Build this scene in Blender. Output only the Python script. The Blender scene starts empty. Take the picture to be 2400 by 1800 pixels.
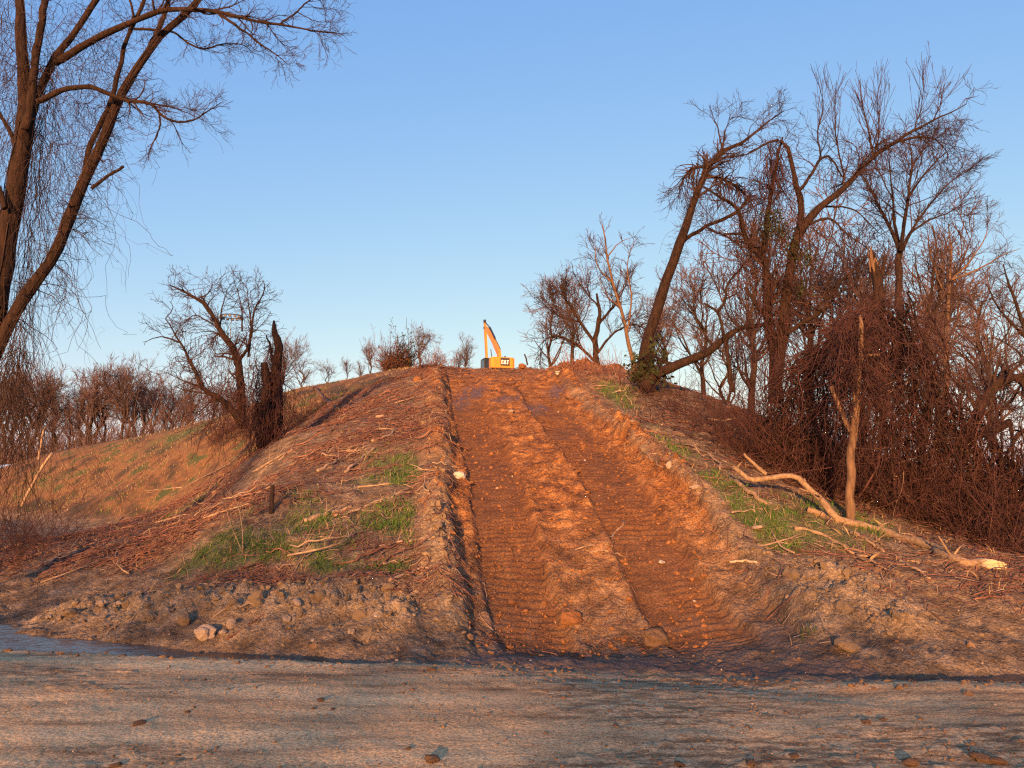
import bpy, bmesh, math, random
import numpy as np
from mathutils import Vector, Matrix

random.seed(7)
RNG = np.random.default_rng(7)
SC = bpy.context.scene
COL = SC.collection

# ------------------------------------------------------------------ camera, sky, sun, exposure
FPX = 1813.0            # focal length in pixels of a 2400 px wide frame
HOR = 1130.0            # row of the horizon
PITCH = math.atan((HOR - 900.0) / FPX)
CAMZ = 2.2
cam_d = bpy.data.cameras.new('camera')
cam_d.lens = 36.0 * FPX / 2400.0
cam_d.sensor_width = 36.0
cam_d.clip_start = 0.05
cam_d.clip_end = 4000
cam = bpy.data.objects.new('camera', cam_d)
COL.objects.link(cam)
cam.location = (0, 0, CAMZ)
cam.rotation_euler = (math.pi / 2 + PITCH, 0, 0)
SC.camera = cam

SUN_EL = math.radians(8.0)
SUN_AZ = math.radians(180 + 12)      # direction towards the sun, clockwise from +Y: behind the camera, to the left
world = bpy.data.worlds.new('World')
SC.world = world
world.use_nodes = True
nt = world.node_tree
nt.nodes.clear()
wo = nt.nodes.new('ShaderNodeOutputWorld')
wb = nt.nodes.new('ShaderNodeBackground')
sky = nt.nodes.new('ShaderNodeTexSky')
sky.sky_type = 'NISHITA'
sky.sun_disc = False
sky.sun_elevation = SUN_EL
sky.sun_rotation = SUN_AZ
sky.altitude = 0
sky.air_density = 0.9
sky.dust_density = 1.0
sky.ozone_density = 2.2
wb.inputs['Strength'].default_value = 0.095
# the camera's response to the sky's own radiance, the same for every direction: gentle power curve in red and green, shoulder in blue
_sep = nt.nodes.new('ShaderNodeSeparateColor'); _com = nt.nodes.new('ShaderNodeCombineColor')
nt.links.new(sky.outputs[0], _sep.inputs[0])
def _wm(op, a, b=None):
    n = nt.nodes.new('ShaderNodeMath'); n.operation = op
    for k, v in ((0, a), (1, b)):
        if v is None: continue
        if isinstance(v, (int, float)): n.inputs[k].default_value = v
        else: nt.links.new(v, n.inputs[k])
    return n.outputs[0]
nt.links.new(_wm('MULTIPLY', _wm('POWER', _sep.outputs[0], 0.98), 1.18), _com.inputs[0])
nt.links.new(_wm('MULTIPLY', _wm('POWER', _sep.outputs[1], 0.68), 1.31), _com.inputs[1])
nt.links.new(_wm('MULTIPLY', _wm('SUBTRACT', 1.0, _wm('EXPONENT', _wm('MULTIPLY', _sep.outputs[2], -0.96))), 3.3), _com.inputs[2])
nt.links.new(_com.outputs[0], wb.inputs['Color'])
nt.links.new(wb.outputs[0], wo.inputs['Surface'])

sun_d = bpy.data.lights.new('sun', 'SUN')
sun_d.energy = 4.1
sun_d.angle = math.radians(0.9)
sun_d.color = (1.0, 0.50, 0.20)
sun = bpy.data.objects.new('sun', sun_d)
COL.objects.link(sun)
S = Vector((math.sin(SUN_AZ) * math.cos(SUN_EL), math.cos(SUN_AZ) * math.cos(SUN_EL), math.sin(SUN_EL)))
sun.rotation_euler = S.to_track_quat('Z', 'Y').to_euler()
sun.location = S * 60

SC.view_settings.view_transform = 'Standard'
SC.view_settings.look = 'None'
SC.view_settings.gamma = 1.0
SC.view_settings.use_curve_mapping = False
SC.view_settings.exposure = 1.6
SC.render.engine = 'CYCLES'
SC.cycles.max_bounces = 5
SC.cycles.use_denoising = False
SC.cycles.filter_width = 1.25
SC.cycles.sample_clamp_indirect = 4.0
SC.cycles.transparent_max_bounces = 4

# ------------------------------------------------------------------ helpers: projection, noise, meshes
_ca, _sa = math.cos(PITCH), math.sin(PITCH)

def ray(px, py):
    u = (px - 1200.0) / FPX
    v = (900.0 - py) / FPX
    return np.array([u, _ca - v * _sa, _sa + v * _ca])

def P(px, py, Y):
    d = ray(px, py)
    k = Y / d[1]
    return np.array([d[0] * k, Y, CAMZ + d[2] * k])

def c1(x, y): return (x / 1.8438, y / 1.8438)
def c2(x, y): return (x / 2.37, 600 + y / 2.37)
def c3(x, y): return (600 + x / 2.765, 700 + y / 2.765)
def c4(x, y): return (1500 + x / 2.212, 150 + y / 2.212)
def c5(x, y): return (1500 + x / 2.37, 700 + y / 2.37)
def c6(x, y): return (x / 1.843, 1150 + y / 1.843)
def c7(x, y): return (1000 + x / 1.58, 1150 + y / 1.58)

def _hash(ix, iy, seed):
    h = (ix.astype(np.int64) * 374761393 + iy.astype(np.int64) * 668265263 + seed * 1442695041) & 0xFFFFFFFF
    h = ((h ^ (h >> 13)) * 1274126177) & 0xFFFFFFFF
    h = ((h ^ (h >> 16)) * 2246822519) & 0xFFFFFFFF
    return ((h ^ (h >> 15)) & 0xFFFFFF) / float(0xFFFFFF)

def vnoise(x, y, seed=0):
    xi = np.floor(x); yi = np.floor(y)
    fx = x - xi; fy = y - yi
    fx = fx * fx * (3 - 2 * fx); fy = fy * fy * (3 - 2 * fy)
    a = _hash(xi, yi, seed); b = _hash(xi + 1, yi, seed)
    c = _hash(xi, yi + 1, seed); d = _hash(xi + 1, yi + 1, seed)
    return (a + (b - a) * fx) * (1 - fy) + (c + (d - c) * fx) * fy - 0.5

def fbm(x, y, f, octv=4, seed=0, gain=0.5):
    s = 0.0; a = 1.0
    for i in range(octv):
        s = s + a * vnoise(x * f + 17.3 * i, y * f - 9.1 * i, seed + i)
        f *= 2.03; a *= gain
    return s

def lumps(x, y, cell, seed, rmin=0.25, rmax=0.62, prob=0.8):
    """rounded clods standing on the surface: height of the highest ball over each point"""
    X = x / cell; Yy = y / cell
    xi = np.floor(X); yi = np.floor(Yy)
    out = np.zeros_like(X)
    for dx in (-1, 0, 1):
        for dy in (-1, 0, 1):
            cx = xi + dx; cy = yi + dy
            px = cx + _hash(cx, cy, seed); py = cy + _hash(cx, cy, seed + 1)
            r = rmin + (rmax - rmin) * _hash(cx, cy, seed + 2) ** 2
            on = _hash(cx, cy, seed + 3) < prob
            d2 = (X - px) ** 2 + (Yy - py) ** 2
            h = np.sqrt(np.maximum(r * r - d2, 0)) * on
            out = np.maximum(out, h)
    return out * cell

def sstep(a, b, x):
    t = np.clip((x - a) / (b - a), 0, 1)
    return t * t * (3 - 2 * t)

class MB:
    """collects vertex / face arrays and links them as one mesh object"""
    def __init__(s):
        s.v = []; s.f = []; s.n = 0
    def add(s, v, f):
        v = np.asarray(v, dtype=np.float32).reshape(-1, 3)
        f = np.asarray(f, dtype=np.int64)
        s.v.append(v); s.f.append(f + s.n); s.n += len(v)
    def mesh(s, name, mat, smooth=True):
        me = bpy.data.meshes.new(name)
        v = np.concatenate(s.v)
        me.vertices.add(len(v)); me.vertices.foreach_set('co', v.ravel())
        tot = np.concatenate([np.full(len(f), f.shape[1], dtype=np.int32) for f in s.f])
        loops = np.concatenate([f.ravel() for f in s.f]).astype(np.int32)
        st = np.concatenate([[0], np.cumsum(tot)[:-1]]).astype(np.int32)
        me.loops.add(len(loops)); me.loops.foreach_set('vertex_index', loops)
        me.polygons.add(len(tot))
        me.polygons.foreach_set('loop_start', st); me.polygons.foreach_set('loop_total', tot)
        me.polygons.foreach_set('use_smooth', np.full(len(tot), smooth, dtype=bool))
        me.update(calc_edges=True)
        if mat: me.materials.append(mat)
        return me
    def build(s, name, mat, parent=None, smooth=True, local=False):
        if parent is not None and not local:
            off = np.array(parent.location, dtype=np.float32)
            s.v = [v - off for v in s.v]
        return link(name, s.mesh(name, mat, smooth), parent)
    def thing(s, name, mat, loc, smooth=True):
        off = np.array(loc, dtype=np.float32)
        s.v = [v - off for v in s.v]
        o = link(name, s.mesh(name, mat, smooth)); o.location = [float(c) for c in loc]; return o

def link(name, me, parent=None):
    o = bpy.data.objects.new(name, me)
    COL.objects.link(o)
    if parent is not None:
        o.parent = parent
    return o

def tag(o, label=None, cat=None, group=None, kind=None):
    if label: o['label'] = label
    if cat: o['category'] = cat
    if group: o['group'] = group
    if kind: o['kind'] = kind
    return o

def empty(name, loc):
    o = bpy.data.objects.new(name, None)
    COL.objects.link(o)
    o.location = [float(c) for c in loc]
    o.empty_display_size = 0.2
    return o

def tubes(mb, Pt, R, sides=3, cap=False):
    """Pt (N,K,3), R (N,K): N tapering tubes"""
    Pt = np.asarray(Pt, dtype=float); R = np.asarray(R, dtype=float)
    if Pt.ndim == 2: Pt = Pt[None]; R = R[None]
    N, K, _ = Pt.shape
    T = np.gradient(Pt, axis=1)
    T /= np.linalg.norm(T, axis=2, keepdims=True) + 1e-9
    mean = T.mean(axis=1)
    ref = np.zeros((N, 3)); ax = np.argmin(np.abs(mean), axis=1); ref[np.arange(N), ax] = 1
    ref = np.repeat(ref[:, None], K, axis=1)
    A = np.cross(T, ref); A /= np.linalg.norm(A, axis=2, keepdims=True) + 1e-9
    B = np.cross(T, A)
    ang = np.arange(sides) * 2 * math.pi / sides
    V = Pt[:, :, None, :] + R[:, :, None, None] * (np.cos(ang)[None, None, :, None] * A[:, :, None, :] + np.sin(ang)[None, None, :, None] * B[:, :, None, :])
    idx = np.arange(N * K * sides).reshape(N, K, sides)
    a = idx[:, :-1]; b = idx[:, 1:]
    F = np.stack([a, np.roll(a, -1, axis=2), np.roll(b, -1, axis=2), b], axis=-1).reshape(-1, 4)
    mb.add(V, F)
    if cap:
        off = mb.n - N * K * sides
        for n in range(N):
            mb.f.append(idx[n, 0][::-1][None] + off); mb.f.append(idx[n, -1][None] + off)

def smooth_line(pts, rs, K, wob=0.0, rng=RNG):
    """Catmull-Rom through pts resampled to K points, with a little wobble"""
    p = np.asarray(pts, dtype=float); r = np.asarray(rs, dtype=float)
    if len(r) != len(p): r = np.interp(np.linspace(0, 1, len(p)), np.linspace(0, 1, len(r)), r)
    q = np.vstack([2 * p[0] - p[1], p, 2 * p[-1] - p[-2]])
    seg = np.linalg.norm(np.diff(p, axis=0), axis=1); cum = np.concatenate([[0], np.cumsum(seg)])
    s = np.linspace(0, cum[-1], K)
    i = np.clip(np.searchsorted(cum, s, side='right') - 1, 0, len(p) - 2)
    t = ((s - cum[i]) / (seg[i] + 1e-9))[:, None]
    p0, p1, p2, p3 = q[i], q[i + 1], q[i + 2], q[i + 3]
    out = 0.5 * ((2 * p1) + (-p0 + p2) * t + (2 * p0 - 5 * p1 + 4 * p2 - p3) * t ** 2 + (-p0 + 3 * p1 - 3 * p2 + p3) * t ** 3)
    rr = np.interp(s, cum, r)
    if wob > 0:
        w = rng.normal(0, wob, (K, 3)); w[0] = 0
        w = (w + np.roll(w, 1, axis=0)) * 0.5; w[0] = 0
        out = out + w
    return out, rr

def grow(Pp, Rp, n, L, K, ang, rng, trop=0.0, wob=0.25, t0=0.2, t1=1.0, rf=0.55, rmin=0.004, taper=0.25, wpow=1.0, side=None):
    """n shoots off the parent polylines Pp (N,K0,3); returns (n,K,3),(n,K)"""
    N, K0, _ = Pp.shape
    seg = np.linalg.norm(np.diff(Pp, axis=1), axis=2).sum(axis=1)
    w = seg ** wpow; w /= w.sum()
    pi = rng.choice(N, size=n, p=w)
    t = rng.uniform(t0, t1, n) * (K0 - 1.001)
    i = t.astype(int); fr = (t - i)[:, None]
    base = Pp[pi, i] * (1 - fr) + Pp[pi, i + 1] * fr
    tan = Pp[pi, i + 1] - Pp[pi, i]; tan /= np.linalg.norm(tan, axis=1, keepdims=True) + 1e-9
    r0 = (Rp[pi, i] * (1 - fr[:, 0]) + Rp[pi, i + 1] * fr[:, 0]) * rf
    rnd = rng.normal(0, 1, (n, 3))
    if side is not None: rnd = rnd * np.array(side)
    perp = rnd - (rnd * tan).sum(axis=1, keepdims=True) * tan
    perp /= np.linalg.norm(perp, axis=1, keepdims=True) + 1e-9
    a = rng.uniform(ang[0], ang[1], n)[:, None]
    d = np.cos(a) * tan + np.sin(a) * perp
    ln = rng.uniform(L[0], L[1], n) * (1.15 - 0.55 * t / K0)
    st = (ln / (K - 1))[:, None]
    out = np.zeros((n, K, 3)); out[:, 0] = base
    for k in range(1, K):
        d = d + rng.normal(0, wob, (n, 3)) + np.array([0, 0, trop])
        d /= np.linalg.norm(d, axis=1, keepdims=True) + 1e-9
        out[:, k] = out[:, k - 1] + d * st
    rr = np.maximum(r0[:, None] * np.linspace(1, taper, K)[None], rmin)
    return out, rr

# ------------------------------------------------------------------ materials
def newmat(name):
    m = bpy.data.materials.new(name); m.use_nodes = True
    t = m.node_tree; t.nodes.clear()
    o = t.nodes.new('ShaderNodeOutputMaterial'); b = t.nodes.new('ShaderNodeBsdfPrincipled')
    t.links.new(b.outputs[0], o.inputs[0])
    return m, t, b

def N(t, kind, **kw):
    n = t.nodes.new(kind)
    for k, v in kw.items():
        if k.startswith('i_'): n.inputs[k[2:].replace('_', ' ')].default_value = v
        else: setattr(n, k, v)
    return n

def noise(t, co, scale, detail=4, rough=0.6):
    n = N(t, 'ShaderNodeTexNoise'); n.inputs['Scale'].default_value = scale
    n.inputs['Detail'].default_value = detail; n.inputs['Roughness'].default_value = rough
    t.links.new(co, n.inputs['Vector']); return n.outputs['Fac']

def ramp(t, fac, stops):
    r = N(t, 'ShaderNodeValToRGB'); e = r.color_ramp.elements
    while len(e) < len(stops): e.new(0.5)
    for i, (p, c) in enumerate(stops):
        e[i].position = p; e[i].color = (*c, 1) if len(c) == 3 else c
    t.links.new(fac, r.inputs[0]); return r.outputs[0]

def mix(t, fac, a, b, blend='MIX'):
    m = N(t, 'ShaderNodeMix', data_type='RGBA', blend_type=blend)
    for s, v in ((0, fac), (6, a), (7, b)):
        if isinstance(v, (int, float)): m.inputs[s].default_value = v
        elif isinstance(v, tuple): m.inputs[s].default_value = (*v, 1)
        else: t.links.new(v, m.inputs[s])
    return m.outputs[2]

def math_(t, op, a, b=0.0, clamp=False):
    m = N(t, 'ShaderNodeMath', operation=op, use_clamp=clamp)
    for s, v in ((0, a), (1, b)):
        if isinstance(v, (int, float)): m.inputs[s].default_value = v
        else: t.links.new(v, m.inputs[s])
    return m.outputs[0]

def bump(t, b, h, strength, dist):
    n = N(t, 'ShaderNodeBump'); n.inputs['Strength'].default_value = strength; n.inputs['Distance'].default_value = dist
    t.links.new(h, n.inputs['Height']); t.links.new(n.outputs[0], b.inputs['Normal']); return n

def mapped(t, scale):
    co = N(t, 'ShaderNodeTexCoord'); m = N(t, 'ShaderNodeMapping'); m.inputs['Scale'].default_value = scale
    t.links.new(co.outputs['Object'], m.inputs['Vector']); return m.outputs[0]

def bark(name, dark, light, scale=6.0, rough=0.9, stretch=(1, 1, 0.18), bstr=0.7, bdist=0.02, moss=None):
    m, t, b = newmat(name)
    co = mapped(t, stretch)
    n1 = noise(t, co, scale * 4, 5, 0.65)
    n2 = noise(t, mapped(t, (1, 1, 1)), 1.7, 3)
    c = ramp(t, n1, [(0.3, dark), (0.7, light)])
    c = mix(t, math_(t, 'MULTIPLY', n2, 0.5), c, tuple(x * 0.6 for x in dark))
    if moss:
        c = mix(t, math_(t, 'MULTIPLY', math_(t, 'SUBTRACT', noise(t, mapped(t, (1, 1, 1)), 2.6, 4), 0.5, True), 3.0, True), c, moss)
    t.links.new(c, b.inputs['Base Color'])
    b.inputs['Roughness'].default_value = rough
    b.inputs['Specular IOR Level'].default_value = 0.2
    if bdist > 0: bump(t, b, n1, bstr, bdist)
    return m

def twigmat(name, a, bcol, scale=0.8):
    m, t, b = newmat(name)
    c = ramp(t, noise(t, mapped(t, (1, 1, 1)), scale, 3), [(0.3, a), (0.7, bcol)])
    t.links.new(c, b.inputs['Base Color'])
    b.inputs['Roughness'].default_value = 0.85; b.inputs['Specular IOR Level'].default_value = 0.2
    return m

M = {}
M['bark'] = bark('bark_brown', (0.008, 0.0045, 0.0033), (0.056, 0.03, 0.02), 4, bstr=1.0, bdist=0.06)
M['bark_pale'] = bark('bark_pale', (0.06, 0.034, 0.02), (0.23, 0.145, 0.088), 4, bdist=0.02)
M['bark_log'] = bark('bark_log', (0.14, 0.092, 0.056), (0.38, 0.265, 0.165), 3.5, stretch=(1, 1, 1), bdist=0.03)
M['bark_dark'] = bark('bark_dark', (0.02, 0.012, 0.009), (0.07, 0.042, 0.03), 5, moss=(0.03, 0.035, 0.015))
M['wood'] = bark('raw_wood', (0.42, 0.30, 0.17), (0.68, 0.53, 0.34), 8, stretch=(1, 1, 0.3), bdist=0.006)
M['twig'] = twigmat('twig_brown', (0.022, 0.013, 0.012), (0.06, 0.034, 0.03))
M['twig_grey'] = twigmat('twig_grey', (0.035, 0.022, 0.022), (0.085, 0.054, 0.052))
M['vine'] = twigmat('vine_stems', (0.016, 0.0085, 0.008), (0.092, 0.040, 0.035), 2.8)
M['vine_dark'] = twigmat('vine_dark', (0.02, 0.012, 0.010), (0.06, 0.036, 0.028), 1.3)
M['litter_red'] = twigmat('litter_red', (0.07, 0.03, 0.021), (0.28, 0.135, 0.092), 5.0)
M['litter_pale'] = twigmat('litter_pale', (0.15, 0.10, 0.066), (0.38, 0.275, 0.19), 6.2)
M['litter_grey'] = twigmat('litter_grey', (0.09, 0.062, 0.05), (0.21, 0.155, 0.125), 3.2)
M['grass'] = twigmat('grass_blades', (0.026, 0.068, 0.010), (0.085, 0.15, 0.028), 1.5)
M['twig_far'] = twigmat('twig_far', (0.06, 0.038, 0.036), (0.14, 0.088, 0.08), 0.5)
M['ivy'] = twigmat('ivy_leaves', (0.012, 0.02, 0.007), (0.038, 0.05, 0.017), 3)
M['drygrass'] = twigmat('dry_grass', (0.16, 0.11, 0.06), (0.32, 0.23, 0.13), 3)

def soilmat():
    """one earth material; painted masks: R grass, G wet, B leaf and twig litter, A road; second set: R clay, G smooth slope turf, B cloddy spoil"""
    m, t, b = newmat('soil')
    a1 = N(t, 'ShaderNodeAttribute', attribute_name='mask1'); a2 = N(t, 'ShaderNodeAttribute', attribute_name='mask2')
    s1 = N(t, 'ShaderNodeSeparateColor'); t.links.new(a1.outputs['Color'], s1.inputs[0])
    s2 = N(t, 'ShaderNodeSeparateColor'); t.links.new(a2.outputs['Color'], s2.inputs[0])
    gr, wet, lit = s1.outputs[0], s1.outputs[1], s1.outputs[2]; road = a1.outputs['Alpha']
    clay, turf, spoil = s2.outputs[0], s2.outputs[1], s2.outputs[2]; track = a2.outputs['Alpha']
    co = mapped(t, (1, 1, 1))
    big = noise(t, co, 0.35, 4); mid = noise(t, co, 2.6, 5, 0.65); fine = noise(t, co, 22, 5, 0.7); vfine = noise(t, co, 90, 3, 0.7)
    base = ramp(t, mid, [(0.33, (0.05, 0.031, 0.017)), (0.5, (0.135, 0.09, 0.052)), (0.68, (0.26, 0.185, 0.115))])
    # clay of the ramp
    cl = ramp(t, mid, [(0.32, (0.07, 0.025, 0.007)), (0.5, (0.19, 0.077, 0.022)), (0.68, (0.37, 0.168, 0.052))])
    base = mix(t, clay, base, cl)
    base = mix(t, math_(t, 'MULTIPLY', track, 0.75), base, ramp(t, fine, [(0.35, (0.045, 0.018, 0.007)), (0.65, (0.15, 0.062, 0.022))]))
    sp = ramp(t, mid, [(0.3, (0.12, 0.08, 0.045)), (0.55, (0.245, 0.175, 0.105)), (0.75, (0.34, 0.255, 0.16))])
    base = mix(t, spoil, base, sp)
    # smooth turf slope: streaks of straw, bare earth and green along the fall line, contrast raised as painted streaks of shade
    st = noise(t, mapped(t, (0.35, 0.12, 0.5)), 1.6, 5, 0.6)
    tf = ramp(t, st, [(0.36, (0.045, 0.032, 0.014)), (0.45, (0.115, 0.058, 0.022)), (0.55, (0.185, 0.092, 0.033)), (0.64, (0.055, 0.066, 0.016))])
    base = mix(t, turf, base, tf)
    # road: pale packed dirt with dark mud smears drawn out along the driving direction
    rs = noise(t, mapped(t, (0.16, 1.0, 1)), 1.9, 6, 0.62)
    rs2 = noise(t, mapped(t, (0.3, 1.0, 1)), 9.0, 5, 0.7)
    rc = ramp(t, rs, [(0.34, (0.17, 0.098, 0.045)), (0.42, (0.40, 0.245, 0.113)), (0.52, (0.56, 0.355, 0.168)), (0.68, (0.66, 0.45, 0.225))])
    rc = mix(t, math_(t, 'MULTIPLY', math_(t, 'SUBTRACT', rs2, 0.52, True), 4.0, True), rc, (0.24, 0.15, 0.072))
    rc = mix(t, math_(t, 'MULTIPLY', spoil, 0.8), rc, ramp(t, rs2, [(0.41, (0.055, 0.032, 0.015)), (0.48, (0.20, 0.125, 0.06)), (0.58, (0.46, 0.31, 0.16))]))
    base = mix(t, road, base, rc)
    lc = ramp(t, fine, [(0.36, (0.035, 0.018, 0.01)), (0.52, (0.12, 0.06, 0.034)), (0.66, (0.36, 0.2, 0.12))])
    base = mix(t, math_(t, 'MULTIPLY', lit, 0.85), base, lc)
    gc = ramp(t, fine, [(0.35, (0.018, 0.04, 0.007)), (0.65, (0.09, 0.15, 0.03))])
    gm = math_(t, 'MULTIPLY', math_(t, 'ADD', math_(t, 'SUBTRACT', fine, 0.85), gr), 2.5, True)
    base = mix(t, math_(t, 'MULTIPLY', gm, 0.6), base, gc)
    # grit
    base = mix(t, math_(t, 'MULTIPLY', math_(t, 'SUBTRACT', vfine, 0.62, True), 3.5, True), base, (0.42, 0.33, 0.25))
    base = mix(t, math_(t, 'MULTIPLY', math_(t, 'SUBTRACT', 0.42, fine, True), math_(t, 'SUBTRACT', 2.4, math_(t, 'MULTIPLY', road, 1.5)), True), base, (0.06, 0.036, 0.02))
    grain = noise(t, co, 34, 4, 0.75)
    base = mix(t, 1.0, base, ramp(t, grain, [(0.32, (0.42, 0.40, 0.38)), (0.5, (1.1, 1.1, 1.1)), (0.66, (1.6, 1.62, 1.64))]), 'MULTIPLY')
    wm = math_(t, 'MULTIPLY', math_(t, 'ADD', wet, math_(t, 'SUBTRACT', mid, 0.75)), 2.6, True)
    base = mix(t, math_(t, 'MULTIPLY', wm, 0.8), base, (0.10, 0.062, 0.04))
    t.links.new(base, b.inputs['Base Color'])
    rg = math_(t, 'SUBTRACT', 0.92, math_(t, 'MULTIPLY', wm, 0.5))
    t.links.new(rg, b.inputs['Roughness'])
    b.inputs['Specular IOR Level'].default_value = 0.3
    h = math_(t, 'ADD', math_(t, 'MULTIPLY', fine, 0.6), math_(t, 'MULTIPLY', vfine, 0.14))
    h = math_(t, 'ADD', h, mid)
    vo = N(t, 'ShaderNodeTexVoronoi'); vo.inputs['Scale'].default_value = 17; t.links.new(co, vo.inputs['Vector'])
    vo2 = N(t, 'ShaderNodeTexVoronoi'); vo2.inputs['Scale'].default_value = 43; t.links.new(co, vo2.inputs['Vector'])
    cr = math_(t, 'ADD', math_(t, 'MULTIPLY', vo.outputs['Distance'], -0.9), math_(t, 'MULTIPLY', vo2.outputs['Distance'], -0.35))
    h = math_(t, 'ADD', h, math_(t, 'MULTIPLY', cr, math_(t, 'SUBTRACT', math_(t, 'SUBTRACT', 0.6, math_(t, 'MULTIPLY', road, 0.35)), math_(t, 'MULTIPLY', track, 0.5))))
    bn = bump(t, b, h, 1.0, 0.03)
    t.links.new(math_(t, 'SUBTRACT', 0.04, math_(t, 'MULTIPLY', road, 0.024)), bn.inputs['Distance'])
    return m
M['soil'] = soilmat()

def clodmat(name, stops):
    m, t, b = newmat(name)
    co = mapped(t, (1, 1, 1)); f = noise(t, co, 14, 5, 0.7)
    t.links.new(ramp(t, f, stops), b.inputs['Base Color']); b.inputs['Roughness'].default_value = 0.95
    b.inputs['Specular IOR Level'].default_value = 0.15
    bump(t, b, f, 0.8, 0.03); return m
M['clod'] = clodmat('clod_soil', [(0.3, (0.13, 0.085, 0.05)), (0.7, (0.30, 0.22, 0.14))])
M['clod_dark'] = clodmat('clod_mud', [(0.3, (0.09, 0.052, 0.03)), (0.7, (0.24, 0.15, 0.09))])
M['clod_clay'] = clodmat('clod_clay', [(0.3, (0.12, 0.05, 0.02)), (0.7, (0.30, 0.14, 0.058))])
M['stone'] = clodmat('stone_tan', [(0.3, (0.28, 0.20, 0.14)), (0.7, (0.46, 0.36, 0.27))])
M['stone_pale'] = clodmat('stone_pale', [(0.3, (0.42, 0.35, 0.29)), (0.7, (0.62, 0.54, 0.46))])

def plain(name, col, rough=0.5, metal=0.0, var=0.12):
    m, t, b = newmat(name)
    f = noise(t, mapped(t, (1, 1, 1)), 3.0, 5)
    t.links.new(ramp(t, f, [(0.25, tuple(c * (1 - var * 2) for c in col)), (0.75, tuple(min(1, c * (1 + var)) for c in col))]), b.inputs['Base Color'])
    b.inputs['Roughness'].default_value = rough; b.inputs['Metallic'].default_value = metal
    return m
M['cat_yellow'] = plain('machine_yellow', (0.55, 0.215, 0.018), 0.5)
M['cat_black'] = plain('machine_black', (0.022, 0.02, 0.02), 0.5)
M['cat_white'] = plain('letter_white', (0.8, 0.79, 0.76), 0.5)
M['steel'] = plain('steel', (0.35, 0.33, 0.31), 0.35, 0.9)
M['mast'] = plain('mast_grey', (0.10, 0.10, 0.105), 0.6)
M['rubber'] = plain('track_steel', (0.09, 0.065, 0.05), 0.7, 0.2)
m, t, b = newmat('cab_glass'); b.inputs['Base Color'].default_value = (0.02, 0.03, 0.03, 1); b.inputs['Roughness'].default_value = 0.08
M['glass'] = m
m, t, b = newmat('muddy_water')
b.inputs['Base Color'].default_value = (0.06, 0.042, 0.032, 1); b.inputs['Roughness'].default_value = 0.2
wn = noise(t, mapped(t, (1, 1, 1)), 5, 3); bump(t, b, wn, 0.5, 0.05)
M['water'] = m

# ------------------------------------------------------------------ terrain
CP = []
def cp(px, py, Y): CP.append(P(px, py, Y))
def cw(x, y, z): CP.append(np.array([x, y, z], dtype=float))
for a in [(1435, 1500, 11.6), (1380, 1300, 13.6), (1300, 1100, 17.3), (1240, 960, 23.5), (1195, 886, 28), (1185, 876, 32),
          # left shoulder, nearer slope
          (600, 1440, 12.2), (900, 1460, 11.6), (900, 1350, 12.9), (900, 1200, 15.5), (900, 1050, 20), (950, 950, 25), (1000, 868, 30.5),
          (700, 1200, 15.6), (700, 1100, 19), (620, 1055, 23), (480, 1230, 16.2), (450, 1200, 21), (500, 1165, 24.5),
          (300, 1260, 18), (250, 1240, 25), (100, 1275, 21), (0, 1430, 14.3), (300, 1400, 14.0),
          # far smooth slope and its skyline
          (962, 866, 42), (853, 880, 46), (745, 908, 50), (667, 920, 53), (548, 967, 56), (400, 1008, 59), (200, 1046, 63), (80, 1072, 66),
          # right shoulder
          (1600, 1100, 17), (1500, 950, 24), (1700, 1000, 22), (1500, 895, 28), (1420, 868, 31), (1800, 1200, 15), (2000, 1235, 15.2),
          (2000, 1120, 20), (2200, 1275, 15), (2320, 1325, 13), (2390, 1410, 11.6), (2000, 1450, 11.2), (2100, 1350, 12.4), (2390, 1520, 10.3),
          (1800, 1330, 12.9), (1330, 868, 33)]:
    cp(*a)
for a in [(0, 45, 8.1), (0, 65, 10.7), (0, 80, 12.7), (0, 110, 12.5), (9, 45, 7.6), (12, 65, 9.5), (20, 80, 9), (-12, 65, 8.8), (-10, 80, 10.5),
          (-20, 78, 6), (-34, 82, 3.2), (-48, 88, 1.0), (-29, 48, 0.1), (-19, 40, 0.35), (-24.5, 50, 3.0), (-17, 45, 4.4), (-38, 54, 0.5), (-48, 60, 0.3),
          (-18, 30, 0.0), (-24, 36, 0), (-15, 20, 0), (-13, 15.5, 0), (-30, 30, 0), (-40, 40, 0), (-20, 15, 0), (-11, 10, 0), (-16, 34, 0.5), (-9.5, 30, 3.6), (-12, 30, 1.8), (-13, 38, 3.6),
          (14, 15, 0.45), (20, 25, 1.2), (26, 40, 2.0), (13, 29, 3.2), (10, 36, 5.6), (18, 50, 5.0), (34, 60, 3), (22, 12, 0.1), (35, 25, 0.2), (50, 50, 0.5),
          (-60, 100, 0), (0, 150, 6), (60, 100, 1), (-8, 5, 0), (0, 5, 0), (8, 5, 0), (0, 9, 0), (5, 8.6, 0), (-5, 9.6, 0), (12, 9, 0), (0, 0, 0), (-15, 0, 0), (15, 0, 0), (-40, 0, 0), (40, 0, 0), (0, -20, 0), (-60, 40, 0), (70, 40, 0)]:
    cw(*a)
CP = np.array(CP)

def _tps_k(d2): return 0.5 * d2 * np.log(d2 + 1e-9)
def _tps_fit(C, lam=0.15):
    n = len(C); xy = C[:, :2]
    d2 = ((xy[:, None] - xy[None]) ** 2).sum(-1)
    A = np.zeros((n + 3, n + 3)); A[:n, :n] = _tps_k(d2) + lam * np.eye(n)
    A[:n, n] = 1; A[:n, n + 1:] = xy; A[n, :n] = 1; A[n + 1:, :n] = xy.T
    return np.linalg.solve(A, np.concatenate([C[:, 2], [0, 0, 0]]))
_W = _tps_fit(CP)

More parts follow.
